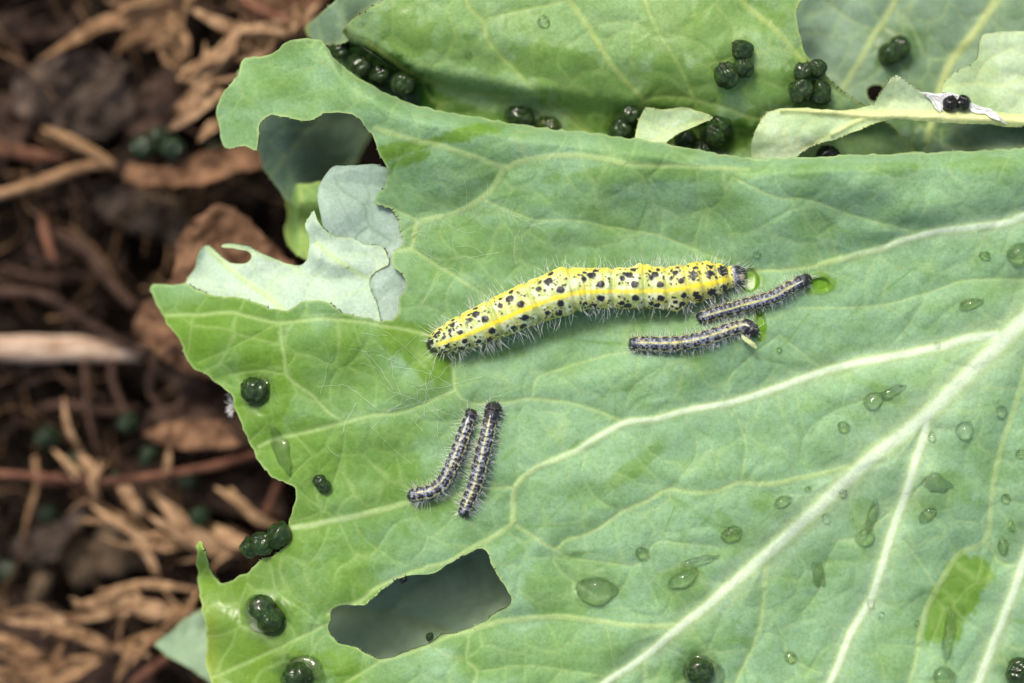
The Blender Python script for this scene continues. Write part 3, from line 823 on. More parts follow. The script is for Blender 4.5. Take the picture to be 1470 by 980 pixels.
e_.build('cabbage_leaf', M_REAR, 'green leaf corner peeking out left of the wet upper leaf', 'leaf', 'cabbage leaves')
F_OUT = [(220, 925), (246, 907), (264, 888), (300, 870), (420, 790), (640, 740), (840, 760), (900, 900), (840, 1060), (420, 1090), (330, 1010), (301, 979), (277, 962), (237, 940)]
f_ = Leaf(F_OUT, [], lambda X, Y: -1.75 + 0.35 * sm((X - 420) / 120) + 0.2 * (fbm(X / 90, Y / 90, 61) - 0.5), 4, [V_([(300, 900), (400, 880), (480, 876), (552, 882), (640, 905), (740, 960)], [9, 9, 8], .7), V_([(552, 882), (600, 840), (680, 800)], 5, .6)],
          61, 0.035, 0.8, 0.12, lambda X, Y, n: 0.9 + 0.3 * (n - 0.5))
f_.build('cabbage_leaf', M_DEEP, 'grey-green leaf underneath, seen through the big chewed hole and at its left tip', 'leaf', 'cabbage leaves')

# ------------------------------------------------------------------ caterpillars
def tubes(paths):
    """list of (points Nx3, radii N) -> thin three-sided tapering tubes"""
    V = []; F = []; off = 0
    ang = np.array([0, 2.0944, 4.18879])
    for p, r in paths:
        p = np.asarray(p, float); n = len(p)
        t = np.gradient(p, axis=0); t /= np.linalg.norm(t, axis=1, keepdims=True) + 1e-12
        ref = np.array([0.31, 0.17, 0.93])
        u = np.cross(t, ref); u /= np.linalg.norm(u, axis=1, keepdims=True) + 1e-12
        w = np.cross(t, u)
        rr = np.asarray(r)[:, None, None]
        ring = p[:, None, :] + rr * (np.cos(ang)[None, :, None] * u[:, None, :] + np.sin(ang)[None, :, None] * w[:, None, :])
        V.append(ring.reshape(-1, 3))
        for i in range(n - 1):
            for j in range(3):
                k = (j + 1) % 3
                F.append((off + i * 3 + j, off + i * 3 + k, off + (i + 1) * 3 + k, off + (i + 1) * 3 + j))
        off += 3 * n
    return np.vstack(V), F


def caterpillar(label, pts, creases, big, seed, roll=0.0, head=None, head_at_end=True, bulges=(), group='caterpillars', nh=700, hl=0.20, lift=0.86, headw=10):
    rng = np.random.default_rng(seed)
    c = spline(pts, 1.0)
    L = np.concatenate([[0], np.cumsum(np.hypot(np.diff(c[:, 0]), np.diff(c[:, 1])))])
    total = L[-1]
    nA = int(total / (1.0 if big else 0.7)); nT = 132 if big else 72
    S = np.linspace(0, total, nA)
    cx = np.interp(S, L, c[:, 0]); cy = np.interp(S, L, c[:, 1]); R = np.maximum(np.interp(S, L, c[:, 2]), 0.3)
    # creases (given as fractions of the length)
    cr = np.array(creases) * total
    dmin = np.abs(S[:, None] - cr[None, :]).min(1)
    body = sm((S - 0.02 * total) / (0.02 * total)) * sm((0.985 * total - S) / (0.02 * total))
    seglen = total / len(cr)
    R = R * (1 - (0.085 if big else 0.11) * np.exp(-(dmin / (3.2 if big else 1.5)) ** 2) * body + 0.02 * np.sin(np.pi * np.clip(dmin / seglen * 2, 0, 1)) * body)
    # fine annulets inside each segment
    R = R * (1 - 0.018 * body * (0.5 + 0.5 * np.cos(2 * np.pi * S / (seglen / 4.2))))
    cz = main.z(cx, cy)
    k = np.ones(41) / 41
    cz = np.convolve(np.pad(cz, 20, 'edge'), k, 'valid')[:len(cz)]
    th = np.linspace(-np.pi, np.pi, nT, endpoint=False)
    TH, SS = np.meshgrid(th, S); RR = np.repeat(R[:, None], nT, 1)
    tx = np.gradient(cx); ty = np.gradient(cy); tl = np.hypot(tx, ty); tx /= tl; ty /= tl
    nx, ny = -ty, tx                       # photo space normal
    # surface offsets
    off = 1 + 0 * RR
    for bs, bt, amp, ws, wt in bulges:
        dth = np.angle(np.exp(1j * (TH - bt)))
        off = off + amp * np.exp(-((SS - bs * total) / ws) ** 2 - (dth / wt) ** 2)
    # prolegs on the belly side
    for f in (0.30, 0.37, 0.44, 0.51, 0.08, 0.80, 0.85, 0.90):
        f2 = f if head_at_end else 1 - f
        for sg in (-1, 1):
            dth = np.angle(np.exp(1j * (TH - sg * 2.25)))
            off = off + 0.20 * np.exp(-((SS - f2 * total) / (R.max() * 0.22)) ** 2 - (dth / 0.30) ** 2)
    off = off + 0.03 * (fbm(SS / 9, TH * RR / 9, seed, 3) - 0.5)
    # ---- colour
    TC = np.angle(np.exp(1j * (TH - roll)))        # angle from the middle of the back
    a = np.abs(TC); W = TC * RR                    # W is px distance from the stripe
    n1 = fbm(SS / 7, TC * 30 / 7, seed + 3, 4); n2 = vnoise(SS / 1.7, TC * 30 / 1.7, seed + 9); n3 = fbm(SS / 22, TC * 30 / 22, seed + 13, 3)
    lo = lambda *v: np.array(v)[None, None, :]
    mixc = lambda A_, B_, f: A_ * (1 - f[..., None]) + B_ * f[..., None]
    spot = np.zeros(TH.shape)

    def dot(s0, t0, r, irr=0.35, ar=1.0):
        i0 = max(0, int((s0 - 3 * r) / total * nA)); i1 = min(nA, int((s0 + 3 * r) / total * nA) + 2)
        if i1 <= i0: return
        sl = np.s_[i0:i1]
        d = np.hypot((SS[sl] - s0) / ar, (TC[sl] - t0) * R[sl][:, None]) / r
        d = d + irr * (vnoise(SS[sl] / (r * .55), TC[sl] * R[sl][:, None] / (r * .55), int(s0) % 50 + 2) - 0.5)
        spot[sl] = np.maximum(spot[sl], sm((1.12 - d) / 0.28))

    edges = np.concatenate([[0], cr, [total]]) if cr[0] > 0.02 * total else cr
    fwd = 1 if head_at_end else -1
    if big:
        col = mixc(lo(0.38, 0.46, 0.15) + 0 * n1[..., None], lo(0.56, 0.64, 0.40), sm((n1 - 0.42) / 0.25))
        col = mixc(col, lo(0.66, 0.57, 0.07), np.clip(0.40 * sm((n3 - 0.50) / 0.2) + 0.40 * sm((SS / total - 0.66) / 0.2), 0, 1))
        col = mixc(col, lo(0.66, 0.55, 0.05), np.clip(np.exp(-((a - 1.30) / 0.24) ** 2) * (0.4 + 0.9 * n3), 0, 1))
        col = mixc(col, lo(0.30, 0.36, 0.12), np.clip(0.40 * (0.3 + 1.2 * n3) * np.exp(-(np.abs(SS[:, :, None] - cr).min(2) / 1.6) ** 2), 0, 1))
        sw = 2.5 * (1 + 0.6 * (fbm(SS / 12, SS * 0 + 2, seed + 5, 2) - 0.5))
        sw = sw * (0.50 + 0.55 * sm(np.abs(SS[:, :, None] - cr).min(2) / 6.0))
        st = (0.72 + 0.5 * (n3 - .3)) * sm((sw + 1.9 - np.abs(W)) / 3.0) * sm((SS - 9) / 14) * sm((total - 22 - SS) / 10)
        col = mixc(col, lo(0.86, 0.65, 0.004), np.clip(st, 0, 1))
        for i in range(len(edges) - 1):
            s0, s1 = edges[i], edges[i + 1]; ln = s1 - s0
            if ln < 6: continue
            thor = s0 > 0.80 * total
            for sg in (-1, 1):
                j = lambda q: rng.normal(0, q)
                g = min(1.0, ln / 36) * (0.8 + 0.2 * min(1, R[int(min(nA - 1, s0 / total * nA))] / 28))
                if thor:
                    dot(s0 + (.5 + j(.04)) * ln, sg * (0.62 + j(.05)), 6.3 * (0.9 + .2 * rng.random()), 0.9); dot(s0 + .4 * ln, sg * (0.40 + j(.04)), 3.2, .8); dot(s0 + .62 * ln, sg * (1.0 + j(.04)), 4.0, .8)
                else:
                    dot(s0 + (.72 + j(.03)) * ln, sg * (0.34 + j(.03)), 5.4 * g, .3, 1.1); dot(s0 + (.50 + j(.03)) * ln, sg * (0.84 + j(.03)), 6.0 * g, .3, 1.05)
                    dot(s0 + (.27 + j(.03)) * ln, sg * (0.64 + j(.03)), 4.4 * g, .35); dot(s0 + .20 * ln, sg * (0.30 + j(.04)), 1.7, .3)
                    dot(s0 + (.30 + j(.03)) * ln, sg * (1.0 + j(.04)), 2.9 * g, .4); dot(s0 + (.62 + j(.03)) * ln, sg * (1.22 + j(.04)), 4.2 * g, .5); dot(s0 + (.88 + j(.02)) * ln, sg * (.62 + j(.05)), 1.9, .4); dot(s0 + (.14 + j(.02)) * ln, sg * (.85 + j(.05)), 1.8, .4)
                for _ in range(26):
                    dot(s0 + (.12 + .8 * rng.random()) * ln, sg * (0.22 + 1.15 * rng.random()), 0.8 + 1.2 * rng.random() ** 2, .3)
        stip = (n2 > 0.86) & (a > 0.18) & (n1 < 0.55)
        spot = np.maximum(spot, 0.55 * stip)
        # tail plate and head
        tp = sm((9.5 - SS + 3 * (n1 - .5)) / 2.0)
        tp = tp * (1 - 0.8 * np.exp(-(W / 2.5) ** 2) * sm((SS - 4) / 3))
        hd = sm((SS - (total - 21)) / 2.5)
        grey = mixc(lo(0.13, 0.145, 0.165) + 0 * n1[..., None], lo(0.36, 0.39, 0.42), sm((n2 - .35) / .4))
        col = mixc(col, grey, hd)
        hs = hd * np.maximum(sm((0.55 + .6 * (n1 - .5) - np.abs(a - 0.75)) / .2), sm((n2 - 0.72) / .1)) * sm((SS - (total - 17)) / 3)
        spot = np.maximum(spot * (1 - hd), np.maximum(tp, hs * .95))
        col = mixc(col, lo(0.012, 0.012, 0.017), spot)
        col = mixc(col, lo(0.55, 0.42, 0.25), sm((4.5 - np.hypot(SS - (total - 6.5), (TC) * RR)) / 1.5) * hd)
    else:
        col = mixc(lo(0.075, 0.088, 0.115) + 0 * n1[..., None], lo(0.24, 0.27, 0.33), sm((n1 - 0.36) / 0.25))
        col = mixc(col, lo(0.38, 0.36, 0.12), np.clip(0.45 * sm((n3 - .5) / .2) * np.exp(-((a - .25) / .3) ** 2), 0, 1))
        sw = 0.75 * (1 + 0.5 * (n3 - 0.5))
        hp = SS if head_at_end else total - SS       # px from the tail
        st = 0.9 * sm((sw + 0.35 - np.abs(W)) / 0.8) * sm((hp - 8) / 8) * sm((total - headw - hp) / 3)
        scol = mixc(lo(0.50, 0.50, 0.09) + 0 * n1[..., None], lo(0.62, 0.65, 0.58), sm((hp - 0.80 * total) / (0.1 * total)))
        col = col * (1 - st[..., None]) + scol * st[..., None]
        lat = sm((1.9 + (n1 - .5) * 2 - np.abs((a - 1.0) * RR)) / 1.0) * sm((hp - 5) / 6) * sm((total - headw - 5 - hp) / 6)
        col = mixc(col, lo(0.50, 0.46, 0.12), 0.85 * lat)
        for i in range(len(edges) - 1):
            s0, s1 = edges[i], edges[i + 1]; ln = s1 - s0
            if ln < 4: continue
            for sg in (-1, 1):
                j = lambda q: rng.normal(0, q)
                dot(s0 + (.70 + j(.04)) * ln, sg * (0.36 + j(.03)), 2.1, .6); dot(s0 + (.30 + j(.05)) * ln, sg * (0.40 + j(.04)), 1.7, .5)
                dot(s0 + (.42 + j(.04)) * ln, sg * (0.74 + j(.03)), 2.7, .7, 1.25); dot(s0 + (.75 + j(.04)) * ln, sg * (0.76 + j(.04)), 2.1, .5)
                dot(s0 + (.5 + j(.04)) * ln, sg * (1.42 + j(.04)), 2.4, .6)
                for _ in range(7):
                    dot(s0 + rng.random() * ln, sg * (0.2 + 1.3 * rng.random()), 0.55 + .4 * rng.random(), .3)
        hd = sm((hp - (total - headw)) / 1.5)
        th_ = sm((hp - (total - headw * 1.75)) / 2.5) * (1 - hd) * (1 - st) * sm((n1 - .3) / .1)
        tl_ = sm((6.5 - hp) / 2.0) * (1 - 0.8 * sm((n2 - .6) / .1))
        spot = np.maximum.reduce([spot, hd, .85 * th_, tl_])
        col = mixc(col, lo(0.012, 0.012, 0.016), spot)
    off = off + (0.025 if big else 0.05) * spot
    # ---- geometry
    lx = np.sin(TH) * RR * off
    lz = np.cos(TH) * RR * off * 0.96
    lz = np.maximum(lz, -0.86 * RR)
    PX = cx[:, None] + nx[:, None] * lx; PY = cy[:, None] + ny[:, None] * lx
    Zc = cz[:, None] + lift * RR / 100.0 + lz / 100.0
    X, Y, Z = at(PX, PY, Zc)
    V = np.stack([X, Y, Z], -1)
    idx = np.arange(nA * nT).reshape(nA, nT)
    nxt = np.roll(idx, -1, 1)
    F = np.stack([idx[:-1], idx[1:], nxt[1:], nxt[:-1]], -1).reshape(-1, 4).tolist()
    F.append(tuple(idx[0].tolist())); F.append(tuple(idx[-1][::-1].tolist()))
    flat = V.reshape(-1, 3)
    base = flat.mean(0); base[2] = float(main.z(cx[nA // 2], cy[nA // 2]))
    root = empty('caterpillar', Vector(base))
    tag(root, label, 'caterpillar', group)
    ca = np.concatenate([col, np.ones(col.shape[:2] + (1,))], -1).reshape(-1, 4)
    bo = mesh_obj('body', flat, F, M_BODY, root, base, {'skin': ca})
    bm_fix(bo)
    # ---- hairs
    N = np.cross(np.gradient(V, axis=0), np.gradient(V, axis=1)); N /= np.linalg.norm(N, axis=-1, keepdims=True) + 1e-12
    cen = V.mean(1, keepdims=True)
    N *= np.sign((N * (V - cen)).sum(-1, keepdims=True) + 1e-12)
    paths = []
    for h in range(nh):
        i = int(rng.integers(2, nA - 2))
        if rng.random() < 0.7:
            t0 = rng.choice([-1, 1]) * (1.55 + rng.normal(0, 0.30))
        else:
            t0 = rng.uniform(-1.3, 1.3)
        jx = int((t0 + np.pi) / (2 * np.pi) * nT) % nT
        p0 = V[i, jx]; n0 = N[i, jx]
        if n0[2] < -0.3: continue
        tg = np.array([tx[i], -ty[i], 0.0])
        d = n0 + tg * rng.normal(0, 0.28) + rng.normal(0, 0.12, 3); d[2] += 0.10
        if i < 0.03 * nA: d -= tg * 0.8
        if i > 0.97 * nA: d += tg * 0.8
        d /= np.linalg.norm(d)
        ln = hl * rng.uniform(0.35, 1.0) * (1.15 if abs(t0) > 1.2 else 0.55)
        sag = rng.normal(0, 0.10); bx = rng.normal(0, 0.12, 3)
        tt = np.linspace(0, 1, 5)[:, None]
        pth = p0 + d * ln * tt + (bx + np.array([0, 0, -0.06 + sag])) * ln * tt ** 2
        r0 = 0.0027 if big else 0.0018
        paths.append((pth, r0 * np.array([1, .9, .75, .55, .25])))
    hv, hf = tubes(paths)
    ho = mesh_obj('setae', hv, hf, M_HAIR, root, base, smooth=True)
    tag(ho, kind='stuff')
    return root


def bm_fix(o):
    import bmesh
    b = bmesh.new(); b.from_mesh(o.data)
    bmesh.ops.recalc_face_normals(b, faces=b.faces)
    b.to_mesh(o.data); b.free()


BIGP = [(613, 497, 4), (619, 495, 11), (627, 492, 16.5), (640, 487, 20.5), (664, 478, 25.5), (708, 459, 29), (753, 439, 31), (795, 423, 32), (824, 416.5, 31.5), (843, 414, 30), (875, 413.5, 29.5), (909, 413.5, 30),
        (935, 413, 30), (961, 412, 30), (985, 408, 29), (1005, 404.5, 28), (1027, 401, 25), (1040, 399, 20.5), (1046, 398, 17), (1052, 397, 16.5), (1060, 395.5, 16), (1066, 395, 13), (1070, 395, 8), (1072, 395, 3)]
_c = spline(BIGP, 1.0)
_L = np.concatenate([[0], np.cumsum(np.hypot(np.diff(_c[:, 0]), np.diff(_c[:, 1])))])
frac = lambda xs: [float(np.interp(x, _c[:, 0], _L) / _L[-1]) for x in xs]
caterpillar('big yellow caterpillar with black spots and a bright dorsal stripe', BIGP, frac([624, 643, 669, 711, 765, 822, 880, 925, 958, 987, 1010, 1031, 1047]), True, 3, roll=0.16,
            bulges=[(frac([812])[0], -1.25, 0.16, 16, 0.35), (frac([923])[0], -1.35, 0.26, 11, 0.35), (frac([966])[0], 1.35, 0.22, 13, 0.35), (frac([800])[0], 1.35, 0.12, 16, 0.3), (frac([1012])[0], -1.3, 0.12, 14, .3)],
            nh=620, hl=0.20)
EV = [i / 13 for i in range(1, 13)]
caterpillar('small grey caterpillar with yellow stripe stretching toward the upper right nibble', [(1000, 458, 2), (1002, 457, 6.5), (1007, 455.5, 8.5), (1014, 453, 9.5), (1042, 445, 10.5), (1075, 436, 10.8), (1108, 427, 11), (1129, 415.5, 10.5),
            (1143, 408, 10), (1151, 404, 9.6), (1155, 403, 10.2), (1160, 403, 9), (1164, 404, 5), (1166, 404.5, 2)], EV, False, 21, roll=-0.05, nh=400, hl=0.115, headw=12)
caterpillar('small grey caterpillar below it, nearly horizontal, head bent down by a torn flap', [(902, 495, 2), (904, 495, 7), (909, 494, 9.5), (918, 493.5, 11), (955, 494.5, 12), (988, 491.5, 11.8), (1021, 483, 11.5), (1047, 474, 11), (1060, 469.5, 10.5),
            (1069, 468, 10.5), (1076, 471, 10.5), (1081, 476, 9.5), (1084, 481, 7), (1085, 484, 2)], EV, False, 22, roll=-0.20, nh=430, hl=0.12, headw=15)
caterpillar('shorter curved grey caterpillar, left one of the lower pair', [(679, 587, 2), (678.5, 588.5, 6.5), (677, 592, 8.6), (675, 599, 8.2), (672, 608, 9.3), (664, 632, 11), (652, 664, 11.5), (637, 692, 11.3), (619, 706, 11), (604, 709.5, 11), (595, 711, 10.5),
            (589, 711.5, 8.5), (585.5, 711.5, 4), (584, 711.5, 1.5)], EV, False, 23, roll=0.34, head_at_end=False, nh=430, hl=0.125, headw=9)
caterpillar('straighter grey caterpillar with large round black head, right one of the lower pair', [(663, 742, 2), (664, 740, 6), (666, 735, 9), (671, 723, 10.5), (683, 695, 11.8), (691, 662, 12.3), (696, 642, 12.3), (701.5, 617, 11.5), (704, 605, 10.6), (705.5, 599, 10.6), (707, 593, 11.8),
            (708.5, 587, 12.3), (709.5, 581, 10), (710, 577.5, 6), (710, 576, 2)], EV, False, 24, roll=-0.20, nh=440, hl=0.125, headw=19)

# ------------------------------------------------------------------ droppings
def pellet_mesh(seed, lobes):
    rng = np.random.default_rng(seed)
    nA, nT = 26, 30
    V = []
    for i in range(nA):
        f = i / (nA - 1); z = -1 + 2 * f
        r = (1 - abs(z) ** 2.5) ** 0.5 if abs(z) < 1 else 0.0
        if lobes == 2: r *= 1 - 0.22 * math.exp(-(z / 0.16) ** 2)
        if lobes == 3: r *= 1 - 0.2 * (math.exp(-((z - .34) / 0.12) ** 2) + math.exp(-((z + .34) / 0.12) ** 2))
        for j in range(nT):
            t = 2 * math.pi * j / nT
            rr = r * (1 + 0.04 * math.cos(6 * t + seed) + 0.42 * (vnoise(math.cos(t) * 1.6 + seed, math.sin(t) * 1.6 + z * 2.2, seed) - 0.5) + 0.26 * (vnoise(math.cos(t) * 4 + seed, math.sin(t) * 4 + z * 5, seed + 4) - 0.5))
            V.append((z, max(rr, 0.02) * math.cos(t), max(rr, 0.02) * math.sin(t)))
    F = []
    for i in range(nA - 1):
        for j in range(nT):
            k = (j + 1) % nT
            F.append((i * nT + j, i * nT + k, (i + 1) * nT + k, (i + 1) * nT + j))
    F.append(tuple(range(nT))[::-1]); F.append(tuple((nA - 1) * nT + j for j in range(nT)))
    me = bpy.data.meshes.new('frass_pellet')
    me.from_pydata(V, [], F)
    me.polygons.foreach_set('use_smooth', np.ones(len(F), bool))
    return me


PM = {}
for lob in (1, 2, 3):
    for sd_ in range(3):
        for mk, mm in (('g', M_FRASS), ('k', M_FRASS_OLD), ('y', M_FRASS_FRESH), ('s', M_FRASS_SOIL)):
            m = pellet_mesh(sd_ * 5 + lob, lob); m.materials.append(mm)
            PM[(lob, sd_, mk)] = m
_pc = [0]


def pellet(px, py, surf, rl, rw, rot, label, lob=1, mk='g', group='caterpillar droppings', lift=0.8):
    _pc[0] += 1
    z0 = float(surf.z(px, py)) if isinstance(surf, Leaf) else float(surf)
    o = bpy.data.objects.new('frass_pellet', PM[(lob, _pc[0] % 3, mk)])
    o.location = P(px, py, z0 + lift * rw / 100)
    o.scale = (rl / 100, rw / 100, rw / 100)
    o.rotation_euler = (RNG.uniform(0, 3), RNG.normal(0, 0.08), math.radians(rot))
    link(o)
    return tag(o, label, 'droppings', group)


FR = [
    (365, 560, main, 20, 17, 30, 'large glossy dark green dropping on the left margin below the leaf tip', 1, 'g'),
    (462, 694, main, 15, 10, -50, 'small elongated green dropping standing alone left of the lower caterpillar pair', 2, 'g'),
    (401, 768, -0.10, 18, 17, 10, 'round dark green dropping on the left leaf edge, uppermost of three touching', 1, 'g'),
    (376, 780, -0.16, 17, 17, 80, 'middle dark green dropping of the three hanging on the left leaf edge', 1, 'g'),
    (358, 787, -0.22, 13, 15, 30, 'lowest and leftmost dropping of the three hanging on the left leaf edge', 1, 'g'),
    (382, 880, main, 30, 20, -58, 'long double-lobed wet dark green dropping left of the chewed hole', 2, 'g'),
    (428, 970, main, 20, 18, 30, 'wet dark green dropping cut by the bottom edge near the lower left corner', 1, 'g'),
    (1005, 963, main, 19, 16, -30, 'dark green dropping at the bottom edge left of the thick side vein', 1, 'g'),
    (1462, 962, main, 20, 16, 70, 'dark green dropping in the bottom right corner', 1, 'g'),
    (488, 71, upper, 15, 13, -30, 'first dark dropping at the upper left end of the wet groove', 1, 'g'),
    (519, 93, upper, 16, 15, -35, 'second dark dropping in the row in the wet groove', 1, 'g'),
    (546, 106, upper, 15, 14, -35, 'third dark dropping in the row in the wet groove', 1, 'g'),
    (579, 120, upper, 18, 16, -40, 'shiny fourth dropping at the right end of the groove row', 1, 'g'),
    (747, 167, upper, 21, 14, -25, 'dark wet dropping behind the fold above the big caterpillar', 1, 'g'),
    (787, 181, upper, 17, 12, 0, 'bright green wet dropping beside the dark one behind the fold', 1, 'y'),
    (906, 164, upper, 15, 14, 20, 'dark dropping touching the small pale flap at its upper left', 1, 'g'),
    (890, 186, upper, 19, 16, 60, 'dark wet dropping left of the small pale flap', 1, 'g'),
    (985, 203, upper, 18, 16, 20, 'dark dropping half hidden below the small pale flap', 1, 'g'),
    (1028, 188, upper, 24, 20, 60, 'large dark green dropping right of the small pale flap', 2, 'g'),
    (1008, 212, upper, 17, 15, 20, 'dark dropping at the fold under the large one beside the pale flap', 1, 'g'),
    (1043, 108, upper, 18, 17, 20, 'left dropping of the cluster of three on the wet upper leaf', 1, 'g'),
    (1068, 96, upper, 15, 14, 0, 'lower right dropping of the cluster of three on the wet upper leaf', 1, 'g'),
    (1066, 72, upper, 15, 16, 70, 'topmost dropping of the cluster of three on the wet upper leaf', 1, 'g'),
    (1153, 103, upper, 14, 13, 0, 'upper left dropping of the cluster of four above the chewed strip', 1, 'g'),
    (1173, 98, upper, 14, 13, 60, 'upper right dropping of the cluster of four above the chewed strip', 1, 'g'),
    (1150, 129, upper, 18, 16, 20, 'lower left dropping of the cluster of four above the chewed strip', 1, 'g'),
    (1178, 132, upper, 19, 16, 70, 'lower right dropping of the cluster of four above the chewed strip', 1, 'g'),
    (1284, 72, rear, 26, 17, 35, 'dark green dropping lying on the blue-green leaf at the top right', 2, 'g'),
    (1364, 148, rib, 11, 10, 0, 'left black pellet of the pair on white silk beside the rib', 1, 'k'),
    (1383, 147, rib, 11, 10, 60, 'right black pellet of the pair on white silk beside the rib', 1, 'k'),
    (1190, 226, -0.55, 20, 15, -10, 'dark dropping under the chewed strip right at the fold', 1, 'k'),
    (1395, 222, -0.6, 10, 7, 0, 'tiny dark pellet at the fold near the right edge', 1, 'k'),
    (617, 914, -0.05, 6, 6, 0, 'tiny dark pellet on the lower rim of the chewed hole', 1, 'g'),
    (579, 832, -0.03, 6, 5, 20, 'tiny dark pellet on the upper rim of the chewed hole', 1, 'k'),
]
for px, py, sf, rl, rw, ro, lb, lob, mk in FR:
    pellet(px, py, sf, rl, rw, ro, lb, lob, mk, lift=(1.5 if px < 600 else 0.6) if sf is upper else 0.75)

# ------------------------------------------------------------------ water
def drop(px, py, surf, rx, ry, rot, h, label, seed, tail=0.0, name='water_drop', group='water drops', soft=False):
    rng = np.random.default_rng(seed)
    nR, nT = (12, 36) if max(rx, ry) > 12 else (8, 24)
    a = math.radians(rot); ca, sa = math.cos(a), math.sin(a)
    V = []; ph = rng.uniform(0, 6, 4)
    pts = []
    for i in range(nR + 1):
        f = i / nR
        for j in range(nT):
            t = 2 * math.pi * j / nT
            k = 1 + 0.07 * math.sin(2 * t + ph[0]) + 0.05 * math.sin(3 * t + ph[1]) + 0.03 * math.sin(5 * t + ph[2])
            if soft: k += 0.10 * math.sin(4 * t + ph[3]) + 0.08 * math.sin(7 * t + ph[1])
            rr = math.sin(f * math.pi / 2)
            k *= 1 + tail * max(0, math.cos(t)) ** 6
            u, v = rx * rr * k * math.cos(t), ry * rr * k * math.sin(t) * (1 - 0.3 * tail * max(0, math.cos(t)))
            pts.append((px + u * ca + v * sa, py - u * sa + v * ca, f))
    pts = np.array(pts)
    zs = surf.z(pts[:, 0], pts[:, 1])
    dome = 1.15 * h * np.cos(pts[:, 2] * math.pi / 2) ** 1.35
    X, Y, Z = at(pts[:, 0], pts[:, 1], zs + dome + 0.002)
    top = np.stack([X, Y, Z], -1)
    X2, Y2, Z2 = at(pts[:, 0], pts[:, 1], zs - 0.022)
    bot = np.stack([X2, Y2, Z2], -1)
    V = np.concatenate([top, bot]); n = len(top)
    F = []
    for i in range(nR):
        for j in range(nT):
            k = (j + 1) % nT
            q = (i * nT + j, (i + 1) * nT + j, (i + 1) * nT + k, i * nT + k)
            F.append(q); F.append(tuple(n + x for x in q[::-1]))
    for j in range(nT):
        k = (j + 1) % nT
        F.append((nR * nT + j, n + nR * nT + j, n + nR * nT + k, nR * nT + k))
    import bmesh
    o = mesh_obj(name, V, F, M_WATER, None, V.mean(0))
    b = bmesh.new(); b.from_mesh(o.data)
    bmesh.ops.remove_doubles(b, verts=b.verts, dist=1e-5)
    bmesh.ops.recalc_face_normals(b, faces=b.faces)
    b.to_mesh(o.data); b.free()
    o.data.polygons.foreach_set('use_smooth', np.ones(len(o.data.polygons), bool))
    return tag(o, label, 'water drop', group)


